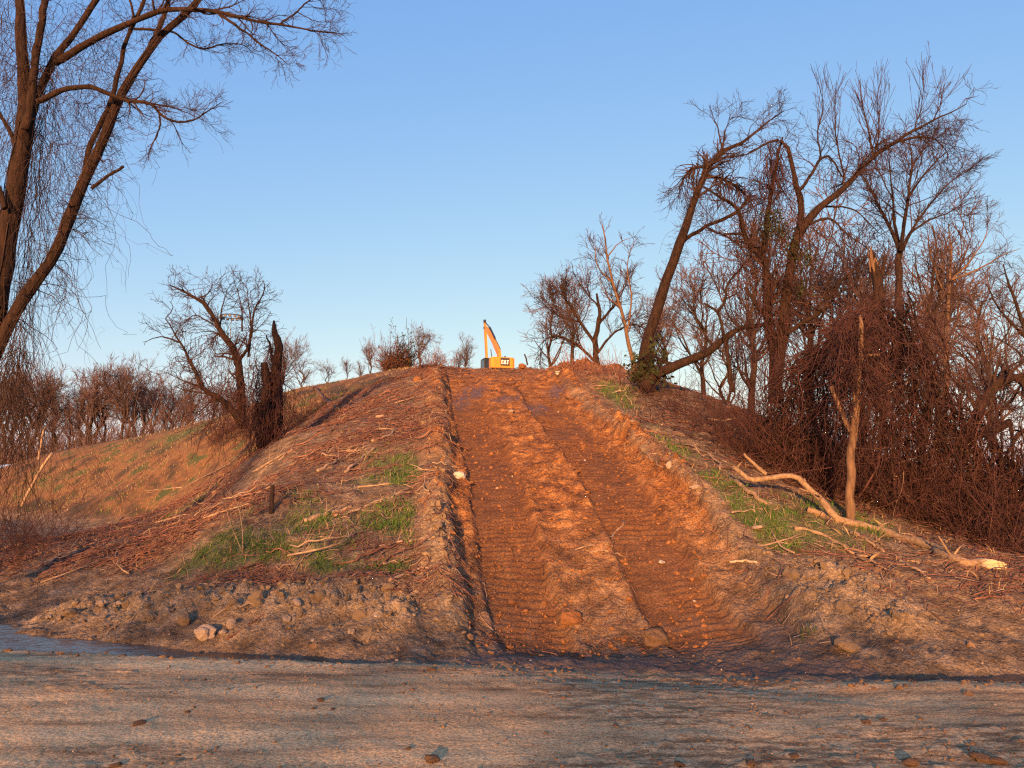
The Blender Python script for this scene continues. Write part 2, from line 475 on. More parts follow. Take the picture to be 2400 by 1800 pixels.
def base_h(x, y):
    x = np.asarray(x, float).ravel(); y = np.asarray(y, float).ravel()
    out = np.zeros_like(x)
    for i in range(0, len(x), 60000):
        xs = x[i:i + 60000]; ys = y[i:i + 60000]
        d2 = (xs[:, None] - CP[None, :, 0]) ** 2 + (ys[:, None] - CP[None, :, 1]) ** 2
        out[i:i + 60000] = _tps_k(d2) @ _W[:-3] + _W[-3] + _W[-2] * xs + _W[-1] * ys
    r = np.hypot(x, y - 40)
    out *= 1 - sstep(75, 130, r)
    dy = ditch_y(x)
    out = np.where(y < dy - 0.6, out * (1 - sstep(0.0, 1.2, dy - 0.6 - y)), out)
    out = np.maximum(out, -0.12)
    return out

_DX = np.array([-30, -12.5, -9.2, -5.9, -3.8, -1.65, 0.55, 2.2, 3.6, 5.1, 6.6, 9, 30])
_DY = np.array([21, 13.4, 12.55, 11.35, 10.75, 10.25, 10.2, 10.1, 9.5, 9.4, 9.55, 10, 12])
_DD = np.array([.10, .12, .17, .28, .27, .07, .06, .13, .09, .19, .21, .2, .1])
_DS = np.array([.4, .36, .36, .38, .38, .26, .25, .30, .3, .32, .34, .4, .4])
def ditch_y(x): return np.interp(x, _DX, _DY)
def ramp_x(y): return 1.68 - 0.128 * (y - 11.5)
def ramp_t(x, y): return x - ramp_x(y)

def fields(x, y):
    """height and masks at flat arrays x, y"""
    b = base_h(x, y)
    dy = ditch_y(x); dd = y - dy
    t = ramp_t(x, y)
    RW = 2.26 - 0.16 * sstep(12, 28, y)
    near = 1 - sstep(45, 75, np.hypot(x, y))
    hill = sstep(0.05, 0.6, b) * (dd > 0)
    ron = sstep(10.35, 11.9, y) * (1 - sstep(29, 33, y))                   # along the ramp
    wv = 0.30 * fbm(x * 0 + 3, y, 0.5, 4, 5) + 0.14 * vnoise(np.sign(t) * 9, y * 3.1, 6)
    inr = 1 - sstep(RW - 0.05, RW + 0.09, np.abs(t) + wv)                # inside the cut
    z = b.copy()
    # big rolls on the hill
    z += hill * (1 - inr) * near * 0.22 * fbm(x, y, 0.45, 3, 11)
    # spoil berms along both sides of the ramp
    brk = 0.75 + 0.9 * fbm(x * 0.3, y, 0.55, 3, 21)
    bl = np.exp(-((t + RW + 0.38 + 0.2 * vnoise(x * 0, y * 0.6, 3)) / 0.34) ** 2) * ron * 0.25 * brk
    br = np.exp(-((t - RW - 0.36 - 0.2 * vnoise(x * 0, y * 0.7, 4)) / 0.30) ** 2) * ron * 0.25 * brk
    z += bl + br
    # the cut itself, tracks and grouser marks
    z -= 0.15 * inr * ron
    tw = 0.10 * vnoise(x * 0, y * 0.7, 36) + 0.04 * vnoise(x * 0, y * 4, 38)
    tl = sstep(-1.98, -1.86, t + tw) * (1 - sstep(-0.86, -0.70, t + tw)); tr = sstep(0.42, 0.58, t + tw) * (1 - sstep(1.66, 1.80, t + tw))
    trk = (tl + tr) * ron
    wander = 0.35 * vnoise(x * 1.4, y * 0.8, 31)
    gr = np.sin((y + wander * 0.3 + np.where(t > 0, 0.07, 0) + 0.04 * t) * 2 * math.pi / 0.17)
    gstr = 0.42 + 1.3 * fbm(x, y, 0.8, 3, 33)
    gr = gr * 0.7 + 0.5 * np.sin((y * 1.07 - 0.09 * t + 0.25 * vnoise(x * 2, y * 1.1, 34)) * 2 * math.pi / 0.19) * (vnoise(x * 0.5, y * 0.5, 32) > 0)
    z += trk * (-0.12 + 0.028 * gr * np.clip(gstr + 0.1, 0.12, 1) + 0.035 * fbm(x, y, 3, 5, 35, 0.6))
    for te, am in ((-0.72, 0.05), (0.42, 0.075), (1.80, 0.04)):
        z += ron * am * (0.6 + 1.3 * vnoise(x * 0, y * 1.3, int(te * 10) + 60)) * np.exp(-((t - te + 0.12 * vnoise(x * 0, y * 1.1, 37)) / 0.10) ** 2)
    z += inr * ron * (1 - np.clip(trk, 0, 1)) * (0.09 * fbm(x, y, 2.6, 6, 41, 0.66) + 0.2 * lumps(x, y, 0.14, 43, prob=0.25) + 0.25 * lumps(x, y, 0.06, 47, prob=0.5))
    flank = np.exp(-((np.abs(t) - RW - 0.1) / 0.42) ** 2) * ron
    z += flank * (0.45 * lumps(x + 0.05 * fbm(x, y, 9, 2, 7), y, 0.13, 141, prob=0.6) + 0.4 * lumps(x, y, 0.07, 145, prob=0.6) + 0.05 * fbm(x, y, 6, 4, 147, 0.6))
    # crest of the ramp: churned, a little bank of spoil in front of the excavator
    crest = np.exp(-((y - 33.5) / 1.1) ** 2) * (1 - sstep(3.5, 7, np.abs(x)))
    z += crest * (0.02 + 0.14 * np.maximum(fbm(x, y, 0.8, 3, 51), -0.2))
    pile = np.exp(-((x - 3.6) / 2.2) ** 2 - ((y - 33.5) / 1.3) ** 2) * 0.42 + np.exp(-((x + 3.4) / 0.9) ** 2 - ((y - 33) / 1.0) ** 2) * 0.35
    z += pile * (0.7 + 0.9 * fbm(x, y, 1.3, 3, 52))
    # cloddy spoil bank along the front toe, left of the ramp and right of it
    bank = np.exp(-((dd - 1.55 - 0.25 * vnoise(x * 0.8, y * 0, 61)) / 0.62) ** 2) * sstep(-8.6, -7, x) * (1 - sstep(-1.1, -0.5, t + RW)) * (t < 0)
    bankr = np.exp(-((t - RW - 1.15) / 0.6) ** 2) * sstep(10.4, 10.9, y) * (1 - sstep(12.8, 13.6, y))
    z += bank * 0.22 + bankr * 0.14
    clod = np.clip(bank * 1.15 + bankr * 1.1 + (bl / 0.25) * 0.9 + (br / 0.25) * 0.95 + pile * 1.6 + crest * 0.5, 0, 1)
    z += clod * (0.30 * lumps(x + 0.1 * fbm(x, y, 7, 2, 3), y, 0.27, 71, prob=0.6) + 0.5 * lumps(x + 5, y + 0.04 * fbm(x, y, 12, 2, 5), 0.12, 75, prob=0.7) + 0.18 * fbm(x, y, 2.4, 6, 77, 0.66))
    # ditch
    dep = np.interp(x, _DX, _DD) + 0.05 * vnoise(x * 1.3, y * 0, 81)
    dit = np.exp(-((dd + 0.18 * vnoise(x * 1.1, y * 0, 83) + 0.08 * vnoise(x * 4, y * 0, 84)) / np.interp(x, _DX, _DS)) ** 2)
    dk = 0.92 * dit * (1 - 0.6 * inr * (y > 10.6)); z = z * (1 - dk) - dep * dk
    # road: streaks, ruts and crumbs
    road = (1 - sstep(-0.55, -0.15, dd)) * (1 - sstep(30, 45, np.hypot(x, y)))
    mud = np.clip(np.exp(-((x - 1.6) / 2.4) ** 2) * sstep(-3.6, -1.2, dd) * 0.95 + 0.85 * sstep(0.0, 0.25, fbm(x * 0.22, y, 0.9, 5, 91) + 0.035 * (x - 0.5)) + 0.9 * np.exp(-((x - 0.2 * y) / 0.9) ** 2 - ((y - 8.6) / 2.0) ** 2), 0, 1) * road
    z += road * near * (0.010 * fbm(x * 0.2, y, 2.2, 5, 93) + 0.011 * fbm(x, y, 4, 5, 95, 0.65) + 0.10 * lumps(x * 0.7, y, 0.06, 96, prob=0.35))
    z += road * mud * (0.28 * lumps(x * 0.7, y, 0.11, 97, prob=0.35) + 0.12 * lumps(x, y, 0.05, 98, prob=0.5) + 0.010 * fbm(x * 0.3, y, 4, 4, 99))
    z += road * np.where(x < -1.5, 0.012, 0.05) * np.exp(-((dd + 0.62) / 0.22) ** 2) * (0.6 + fbm(x, y, 1.5, 3, 101))
    z += (1 - road) * (1 - inr * ron) * near * (0.06 * fbm(x, y, 1.6, 5, 103, 0.58) + 0.05 * fbm(x, y, 7, 4, 105, 0.62))
    z += near * hill * 0.2 * lumps(x, y, 0.2, 107, prob=0.3) * (1 - clod) * (1 - inr * ron)
    far = sstep(38, 48, np.hypot(x, y)) * hill
    # ---- masks
    gx = np.zeros_like(x)
    for (cx, cy, sx, sy, w) in GRASS:
        gx = np.maximum(gx, w * np.exp(-((x - cx) / sx) ** 2 - ((y - cy) / sy) ** 2))
    gx *= np.clip(1.0 + 1.3 * fbm(x, y, 1.4, 3, 131), 0.1, 1.1)
    gx *= (1 - inr * ron) * (1 - clod) ** 2 * (dd > 0.3) * (1 - sstep(0.1, 0.45, bl / 0.25 + br / 0.25))
    wet = np.clip(dit * 0.3 + np.exp(-((y - 10.6) / 2.2) ** 2) * inr * 0.42 + np.exp(-((dd - 0.25) / 0.3) ** 2) * 0.12, 0, 1)
    for (cx, cy, sx, sy) in WETS:
        wet = np.maximum(wet, 0.8 * np.exp(-((x - cx) / sx) ** 2 - ((y - cy) / sy) ** 2))
    turf = sstep(33, 38, np.hypot(x, y)) * hill * (t < 3)
    turf = np.maximum(turf, sstep(36, 42, y) * sstep(14, 18, -x) * hill)
    litter = hill * (1 - inr * ron) * (1 - clod) * (1 - gx) * (1 - turf) * np.clip(0.55 + 1.2 * fbm(x, y, 0.6, 3, 111), 0, 1)
    litter *= np.where(t > 0, 0.35 + 0.65 * sstep(5, 8, x), 1.0) * sstep(0.8, 2.2, dd)
    clay = np.clip((inr * ron) + (bl / 0.25 + br / 0.25) * sstep(13, 19, y) + crest + pile + 0.5 * sstep(0.1, 0.8, t + 3.5) * sstep(24, 30, y) * (t < 4), 0, 1)
    clay *= 0.25 + 0.75 * sstep(11.5, 16.5, y)
    spoil = np.clip(clod * (1 - clay) + mud, 0, 1)
    return z, dict(base=b, t=t, dd=dd, ron=ron, inr=inr, grass=gx, wet=wet, litter=litter, road=road, clay=clay, turf=turf, spoil=spoil, clod=clod, hill=hill, mud=mud, track=np.clip(trk, 0, 1) * (1 - sstep(24, 28, y)))

GRASS = []; WETS = []
def H(x, y):
    x = np.atleast_1d(np.asarray(x, float)); y = np.atleast_1d(np.asarray(y, float))
    return fields(x, y)[0]
def h1(x, y): return float(H(x, y)[0])

_Yt = np.concatenate([np.linspace(3, 20, 340), np.linspace(20.05, 70, 420)])
def G(px, py, lift=0.0):
    """where the sight line through a pixel meets the earth"""
    d = ray(px, py)
    X = d[0] / d[1] * _Yt; Z = CAMZ + d[2] / d[1] * _Yt
    hh = H(X, _Yt)
    below = np.nonzero(Z < hh)[0]
    if not len(below):
        k = 300 + int(np.argmin((Z - hh)[300:620])); return np.array([X[k], _Yt[k], hh[k] + lift])
    i = below[0]
    if i > 0:
        a = (Z[i - 1] - hh[i - 1]); c = (hh[i] - Z[i]); f = a / (a + c + 1e-9)
        Y = _Yt[i - 1] + (_Yt[i] - _Yt[i - 1]) * f
    else: Y = _Yt[0]
    x = d[0] / d[1] * Y
    return np.array([x, Y, h1(x, Y) + lift])

# patches of green and of wet sheen, as spots on the earth
for (px, py, sx, sy, w) in [(560, 1280, 0.85, 0.9, 1.0), (500, 1300, 0.6, 0.5, .9), (640, 1300, 0.5, .5, .8), (790, 1270, 0.55, .8, .95), (800, 1320, .6, .35, .9), (930, 1225, .75, .8, 1.0), (880, 1240, .5, .5, .9),
                            (1000, 1230, .4, .6, .9), (960, 1100, .6, 1.0, 1.0), (930, 1070, .8, .8, .8), (870, 1120, .5, .6, .7), (650, 1180, 0.7, .7, .7), (720, 1230, .6, .5, .75), (430, 1190, 1.0, 1.6, .6), (400, 1420, .35, .25, .8), (600, 1440, .3, .25, .9), (640, 1430, .3, .25, .8), (900, 1330, .7, .3, .8),
                            (1450, 920, .6, 2.0, .8), (1480, 990, .7, 1.8, .9), (1540, 1060, .8, 1.6, 1.0), (1610, 1120, .9, 1.4, 1.0), (1680, 1170, .9, 1.1, 1.0), (1750, 1210, .9, .9, 1.0), (1830, 1260, .9, .6, .9), (1640, 1210, .8, .7, .85), (1730, 1290, .8, .4, .85), (1980, 1220, 1.0, .9, .8), (1890, 1225, .8, .9, .8), (1590, 1290, .4, .4, .5),
                            (1470, 1500, .3, .2, .3), (1900, 1480, .25, .2, .5), (450, 1010, 3.0, 3.5, .8), (380, 1030, 2.5, 2, .6), (130, 1130, 3, 2.5, .5)]:
    g = G(px, py); GRASS.append((g[0], g[1], sx * 1.25, sy * 1.25, w))
for (px, py, sx, sy) in [(1110, 920, .55, 1.1), (1080, 945, .35, 1.2), (1305, 918, .4, 1.0), (1255, 958, .5, .8), (1190, 935, .8, .5)]:
    g = G(px, py); WETS.append((g[0], g[1], sx, sy))

def build_ground():
    fine = np.radians(np.linspace(-36.5, 36.5, 620))
    coarse = np.radians(np.linspace(36.5, 360 - 36.5, 50))[1:-1]
    th = np.concatenate([fine, coarse])
    r = np.concatenate([np.geomspace(0.4, 3.3, 16)[:-1], np.geomspace(3.3, 9.2, 115)[:-1], np.geomspace(9.2, 33, 345)[:-1], np.geomspace(33, 80, 110)[:-1], np.geomspace(80, 1500, 26)])
    R, T = np.meshgrid(r, th, indexing='ij')
    x = (R * np.sin(T)).ravel(); y = (R * np.cos(T)).ravel()
    z, f = fields(x, y)
    # a low wooded bank behind the camera, towards the sun
    s = x * math.sin(SUN_AZ) + y * math.cos(SUN_AZ)
    lat = x * math.cos(SUN_AZ) - y * math.sin(SUN_AZ)     # positive to the left of the view
    z = z + bank_h(lat) * np.exp(-((s - BANK_D) / 12.0) ** 2)
    nr, ntH = R.shape
    idx = np.arange(nr * ntH).reshape(nr, ntH)
    nxt = np.roll(idx, -1, axis=1)
    q = np.stack([idx[:-1], idx[1:], nxt[1:], nxt[:-1]], axis=-1).reshape(-1, 4)
    m1 = np.stack([f['grass'], f['wet'], f['litter'], f['road']], axis=1).astype(np.float32)
    m2 = np.stack([f['clay'], f['turf'], f['spoil'], f['track']], axis=1).astype(np.float32)
    co = np.stack([x, y, z], axis=1)
    isramp = (f['inr'] * f['ron'] > 0.5); ishill = (f['hill'] > 0.3) & (np.hypot(x, y) < 120) & (y > 0)
    isroad = (f['dd'] < 0.0) & (np.hypot(x, y) < 45)
    cls = np.where(isramp, 1, np.where(ishill, 2, np.where(isroad, 3, 0)))
    fc = np.where((cls[q] == 1).all(axis=1), 1, np.where(cls[q[:, 0]] == 1, 2, cls[q[:, 0]]))
    for k, nm in ((0, 'ground'), (1, 'dirt_ramp'), (2, 'hill'), (3, 'dirt_road')):
        qs = q[fc == k]
        if k == 1: continue
        used, inv = np.unique(qs, return_inverse=True)
        mb = MB(); mb.add(co[used], inv.reshape(-1, 4))
        o = mb.build(nm, M['soil'])
        for an, d in (('mask1', m1), ('mask2', m2)):
            at = o.data.attributes.new(an, 'FLOAT_COLOR', 'POINT')
            at.data.foreach_set('color', d[used].ravel())
        tag(o, kind='structure')
def build_ramp():
    ys = 10.1 + np.cumsum(np.linspace(.019, .052, 660)); ys = ys[ys < 33.2]; ts = np.arange(-2.6, 2.61, .036)
    Y, T = np.meshgrid(ys, ts, indexing='ij'); X = T + ramp_x(Y); x = X.ravel(); y = Y.ravel()
    z, f = fields(x, y)
    idx = np.arange(x.size).reshape(X.shape); q = np.stack([idx[:-1, :-1], idx[:-1, 1:], idx[1:, 1:], idx[1:, :-1]], -1).reshape(-1, 4)
    keep = (f['inr'] * f['ron'] > 0.12)[q].any(axis=1); used, inv = np.unique(q[keep], return_inverse=True)
    mb = MB(); mb.add(np.stack([x, y, z - 0.003], 1)[used], inv.reshape(-1, 4)); o = mb.build('dirt_ramp', M['soil'])
    m1 = np.stack([f['grass'], f['wet'], f['litter'], f['road']], axis=1).astype(np.float32); m2 = np.stack([f['clay'], f['turf'], f['spoil'], f['track']], axis=1).astype(np.float32)
    for an, d in (('mask1', m1), ('mask2', m2)):
        at = o.data.attributes.new(an, 'FLOAT_COLOR', 'POINT'); at.data.foreach_set('color', d[used].ravel())
    tag(o, kind='structure')
BANK_D, BANK_H = 56.0, 2.0
def bank_h(lat):
    lat = -np.asarray(lat, float)
    return (BANK_H + 0.8 * sstep(2, 12, -lat)) * (1 - sstep(24, 36, np.abs(lat)))
build_ground()
build_ramp()

# standing water in the ditch: level sheets, kept only where the earth dips below them
def build_water():
    for (x0, x1, zl) in ((-10.2, -2.2, -0.135), (3.5, 9.5, -0.12)):
        xs = np.arange(x0, x1, 0.09); ds = np.arange(-1.1, 1.1, 0.07)
        X, D = np.meshgrid(xs, ds, indexing='ij'); Yw = ditch_y(X) + D
        h = H(X.ravel(), Yw.ravel()).reshape(X.shape)
        keep = h < zl + 0.012
        idx = np.arange(X.size).reshape(X.shape)
        q = np.stack([idx[:-1, :-1], idx[1:, :-1], idx[1:, 1:], idx[:-1, 1:]], -1).reshape(-1, 4)
        q = q[keep.ravel()[q].any(axis=1)]
        if not len(q): continue
        used, inv = np.unique(q, return_inverse=True)
        v = np.stack([X.ravel(), Yw.ravel(), np.full(X.size, zl)], 1)[used]
        mb = MB(); mb.add(v, inv.reshape(-1, 4)); tag(mb.build('puddle_water', M['water']), kind='structure')
build_water()
# ------------------------------------------------------------------ trees
def limb_array(limbs, K, rng, wob):
    Ps = []; Rs = []
    for pts, r0, r1 in limbs:
        p, r = smooth_line(pts, [r0, r1] if not hasattr(r0, '__len__') else r0, K, 0, rng)
        amp = min(wob * (0.4 * r.mean() + 0.02), 0.16 * np.linalg.norm(np.diff(p, axis=0), axis=1).mean() * (1 + wob))
        w = rng.normal(0, amp, (K, 3)); w = (w + np.roll(w, 1, 0)) * .5; w[0] = 0
        Ps.append(p + w); Rs.append(r * (1 + rng.normal(0, 0.05, K)))
    return np.array(Ps), np.array(Rs)

def tree(name, label, limbs, levels, seed, tm='bark', cm='twig', group=None, sides=8, K=18, wob=0.5, cat='tree', base=None, vines=None, vm='vine'):
    """limbs: [(points, r0, r1)]; levels: list of shoot generations; each generation grows off the one it names"""
    rng = np.random.default_rng(seed)
    LP, LR = limb_array(limbs, K, rng, wob)
    b0 = LP[0, 0] if base is None else np.asarray(base)
    root = empty(name, b0); tag(root, label, cat, group)
    mb = MB(); tubes(mb, LP, LR, sides, cap=True); mb.build('trunk', M[tm], root)
    gens = {'limbs': (LP, LR)}; mb = MB()
    prev = 'limbs'
    for k, lv in enumerate(levels):
        lv = dict(lv); par = lv.pop('of', prev); sel = lv.pop('sel', None)
        Pp, Rp = gens[par]
        if sel is not None: Pp, Rp = Pp[sel], Rp[sel]
        nm = lv.pop('name', 'g%d' % k)
        g = grow(Pp, Rp, rng=rng, **lv); gens[nm] = g; prev = nm
        tubes(mb, g[0], g[1], 3)
    if mb.n: tag(mb.build('crown', M[cm], root), kind='stuff')
    if vines:
        mv = MB(); vines(mv, rng, LP, LR); tag(mv.build('vines', M[vm], root), kind='stuff')
    return root

def strands(mb, start, length, K, rng, wob=0.25, drift=(0, 0, -1), pull=0.35, r=0.008, r1=0.5, floor=True, d0=None):
    n = len(start); start = np.asarray(start, float)
    d = np.tile(np.array(drift, float), (n, 1)) if d0 is None else d0.copy()
    st = (np.asarray(length) / (K - 1))[:, None] * np.ones((n, 1))
    out = np.zeros((n, K, 3)); out[:, 0] = start
    for k in range(1, K):
        d = d + rng.normal(0, wob, (n, 3)) + pull * (np.array(drift) - d)
        out[:, k] = out[:, k - 1] + d * st
    if floor:
        hh = H(out[..., 0].ravel(), out[..., 1].ravel()).reshape(n, K) + 0.015
        out[..., 2] = np.maximum(out[..., 2], hh)
    rr = (r * rng.uniform(0.5, 1.4, n))[:, None] * np.linspace(1, r1, K)[None]
    tubes(mb, out, rr, 3)
    return out, rr

def px_limb(cf, pts, Y, r0, r1, jit=0.0, rng=RNG):
    out = []
    for i, p in enumerate(pts):
        yy = p[2] if len(p) > 2 else Y
        out.append(P(*cf(p[0], p[1]), yy + (rng.normal(0, jit) if i else 0)))
    return (out, r0, r1)

def box_strands(cf, x0, x1, y0, y1, Y, dY, n, rng):
    a = [P(*cf(rng.uniform(x0, x1), rng.uniform(y0, y1)), Y + rng.normal(0, dY)) for _ in range(n)]
    return np.array(a)

# ---- big leaning tree at the left edge
YL = 14.6
r_ = np.random.default_rng(31)
LT = [
 px_limb(c1, [(-150, 2480), (-90, 1800), (-10, 1300), (32, 1000), (65, 800), (100, 600), (113, 430), (102, 300), (92, 130), (78, -120)], YL, [0.20, .19, .18, .172, .165, .155, .13, .11, .095, .085], 0),
 px_limb(c1, [(70, 640), (40, 560), (-30, 450)], YL + .2, 0.05, 0.03),
 px_limb(c1, [(112, 560), (138, 420), (155, 250), (182, 80), (210, -120)], YL - .2, 0.085, 0.06),
 px_limb(c1, [(108, 600), (150, 450), (212, 300), (290, 180), (370, 70), (470, -80)], YL + .2, 0.085, 0.05),
 px_limb(c1, [(240, 270, 14.8), (330, 215, 14.6), (450, 150, 14.3), (560, 100, 14.1), (680, 50, 13.9), (760, 38, 13.8), (900, 45, 13.6), (1000, 65, 13.5), (1100, 90, 13.4), (1210, 105, 13.3), (1320, 125, 13.2), (1450, 140, 13.2)], YL, 0.075, 0.008),
 px_limb(c1, [(930, 48, 13.6), (1020, 110, 13.5), (1100, 170, 13.5), (1170, 220, 13.4), (1240, 275, 13.4)], YL, 0.03, 0.006),
 px_limb(c1, [(1210, 105, 13.3), (1270, 60, 13.3), (1340, 0, 13.4), (1400, -40, 13.4)], YL, 0.022, 0.006),
 px_limb(c1, [(160, 440), (270, 390), (375, 375), (470, 405), (550, 435), (650, 450), (700, 500), (760, 525), (830, 520), (900, 480), (960, 440)], YL - .5, 0.055, 0.007),
 px_limb(c1, [(690, 495), (690, 550), (660, 620), (640, 670)], YL - .5, 0.02, 0.006),
 px_limb(c1, [(560, 437), (700, 455), (790, 480), (880, 520)], YL - .4, 0.02, 0.005),
 px_limb(c1, [(-110, 1750), (-40, 1560), (30, 1420), (120, 1270), (220, 1130), (280, 990), (330, 860), (380, 740), (440, 620), (480, 510), (530, 400), (610, 270), (700, 150), (790, 70), (860, 0), (940, -90)], YL - .1, 0.125, 0.052),
 px_limb(c1, [(365, 775), (385, 640), (440, 530), (490, 400), (520, 270), (560, 140), (620, 10), (650, -80)], YL + .1, 0.055, 0.033),
 px_limb(c1, [(630, 240), (690, 110), (740, -20)], YL, 0.055, 0.04),
 px_limb(c1, [(580, 125), (680, 130), (750, 140), (820, 190), (885, 212), (960, 190), (1050, 195), (1090, 225)], YL, 0.028, 0.006),
 px_limb(c1, [(395, 815), (460, 765), (535, 720)], YL - .1, 0.035, 0.026),
 px_limb(c1, [(560, 130), (575, 60), (555, -20)], YL, 0.03, 0.02),
 px_limb(c1, [(20, 900), (0, 830), (-40, 740)], YL - .3, 0.06, 0.04),
]
def left_vines(mv, rng, LP, LR):
    def slant(n, xt0, xt1, yt, xb0, xb1, yb, Y, dY):
        f = rng.uniform(0, 1, n); u = rng.uniform(0, 1, n)
        xx = (xt0 + (xb0 - xt0) * f) + u * ((xt1 - xt0) + ((xb1 - xb0) - (xt1 - xt0)) * f); yy = yt + (yb - yt) * f
        return np.array([P(*c1(a, b), Y + rng.normal(0, dY)) for a, b in zip(xx, yy)])
    s1 = slant(80, 170, 250, 260, 140, 200, 560, YL + .3, .15)
    strands(mv, s1, rng.uniform(1.5, 5.2, len(s1)), 20, rng, 0.26, r=0.005)
    s1 = slant(85, 150, 215, 560, 60, 130, 1300, YL + .35, .15)
    strands(mv, s1, rng.uniform(1.2, 4.5, len(s1)), 18, rng, 0.26, r=0.0052)
    s2 = box_strands(c1, -40, 540, -60, 330, YL + .3,   .4, 220, rng)
    strands(mv, s2, rng.uniform(0.4, 2.4, len(s2)), 16, rng, 0.75, r=0.004)
    s3 = box_strands(c1, -60, 70, -60, 700, YL + .4, .4, 130, rng)
    strands(mv, s3, rng.uniform(0.6, 2.8, len(s3)), 16, rng, 0.6, r=0.005)
    s4 = box_strands(c1, 180, 420, 350, 1000, YL + .2, .3, 180, rng)
    strands(mv, s4, rng.uniform(0.3, 1.5, len(s4)), 13, rng, 0.9, r=0.004)
    s5 = slant(75, 60, 150, 1300, 30, 120, 1550, YL - .3, .2)
    strands(mv, s5, rng.uniform(1.5, 4.4, len(s5)), 18, rng, 0.36, r=0.005)
    s6 = box_strands(c1, -30, 130, 1450, 1900, YL - .5, .3, 120, rng)
    strands(mv, s6, rng.uniform(1.0, 3.4, len(s6)), 15, rng, 0.36, r=0.0058)
    s7 = box_strands(c1, 230, 330, 1150, 1290, YL - .2, .2, 26, rng)
    strands(mv, s7, rng.uniform(0.4, 1.5, len(s7)), 12, rng, 0.9, r=0.004)
    # stems clinging to the trunk
    for L in (0, 10):
        i = rng.integers(0, LP.shape[1] - 6, 30); ph = rng.uniform(0, 6.28, 30)
        for a, q in zip(i, ph):
            seg = LP[L, a:a + 6]; rad = LR[L, a:a + 6] * rng.uniform(1.0, 1.1)
            qq = q + np.linspace(0, rng.normal(0, 1.2), 6)
            pts = seg + np.stack([np.cos(qq) * rad, np.sin(qq) * rad, np.zeros(6)], 1)
            tubes(mv, pts, np.full(6, 0.012))
tree('leaning_tree', 'large leaning brown tree at the left edge, two stems and hanging vines', LT, [
    dict(of='limbs', sel=[4, 5, 6, 7, 8, 9, 13], n=95, L=(0.35, 1.0), K=7, ang=(0.3, 1.0), trop=0.05, wob=0.22, t0=0.35, rf=0.6, rmin=0.004, name='a'),
    dict(of='a', n=650, L=(0.18, 0.55), K=5, ang=(0.3, 0.9), trop=0.03, wob=0.25, t0=0.2, rmin=0.0028, name='b'),
    dict(of='b', n=1700, L=(0.08, 0.26), K=4, ang=(0.3, 0.9), wob=0.25, t0=0.2, rmin=0.0022, name='c'),
    dict(of='limbs', sel=[3, 10, 11, 12, 14, 15, 2, 10, 11], n=300, L=(0.25, 1.0), K=7, ang=(0.6, 1.4), trop=-0.12, wob=0.35, t0=0.15, rf=0.12, rmin=0.004, name='d'),
    dict(of='d', n=1700, L=(0.12, 0.5), K=5, ang=(0.4, 1.1), trop=-0.08, wob=0.35, t0=0.2, rmin=0.0026),
], 101, vines=left_vines, vm='vine_dark', sides=12, K=30, wob=.22, base=P(*c1(-150, 2480), YL))

# ---- right-hand trees
def T4(pts, Y, r0, r1, jit=0.12): return px_limb(c4, pts, Y, r0, r1, jit, r_)
Yt = 26.5
tree('leaning_tree', 'slender dark tree leaning right beside the ramp top, fuzzy with twigs', [
 T4([(10, 1600), (28, 1500), (60, 1350), (130, 1130), (200, 940), (250, 790), (310, 640), (360, 520), (440, 450), (560, 400), (640, 320), (750, 240)], Yt, 0.235, 0.015, .05),
 T4([(205, 935), (330, 850), (500, 770), (560, 690), (600, 680)], Yt, 0.08, 0.03),
 T4([(355, 530), (280, 540), (225, 590), (200, 680)], Yt, 0.06, 0.012),
 T4([(340, 570), (480, 620), (560, 690)], Yt, 0.06, 0.03),
 T4([(430, 455), (400, 330), (360, 215)], Yt, 0.035, 0.008),
 T4([(430, 455), (440, 350), (480, 270)], Yt, 0.03, 0.008),
 T4([(350, 850), (440, 890), (520, 940)], Yt, 0.04, 0.02),
 T4([(560, 400), (570, 330), (640, 260)], Yt, 0.02, 0.006)],
 [dict(of='limbs', sel=[0], n=260, L=(0.2, 0.65), K=5, ang=(0.8, 1.5), wob=0.3, t0=0.1, t1=0.75, rf=0.05, rmin=0.005),
  dict(n=320, L=(0.15, 0.4), K=4, ang=(0.4, 1.0), wob=0.3, rmin=0.004),
  dict(of='limbs', n=70, L=(0.6, 1.7), K=7, ang=(0.3, 0.9), trop=0.03, wob=0.2, t0=0.5, rmin=0.009, name='a'),
  dict(of='a', n=420, L=(0.3, 0.8), K=5, ang=(0.3, 0.9), wob=0.25, rmin=0.006, name='b'),
  dict(of='b', n=800, L=(0.15, 0.45), K=4, ang=(0.3, 0.9), wob=0.25, rmin=0.0045),
  dict(of='limbs', sel=[2, 3], n=120, L=(0.5, 1.5), K=7, ang=(0.8, 1.6), trop=-0.25, wob=0.3, rmin=0.007)], 102, sides=9)

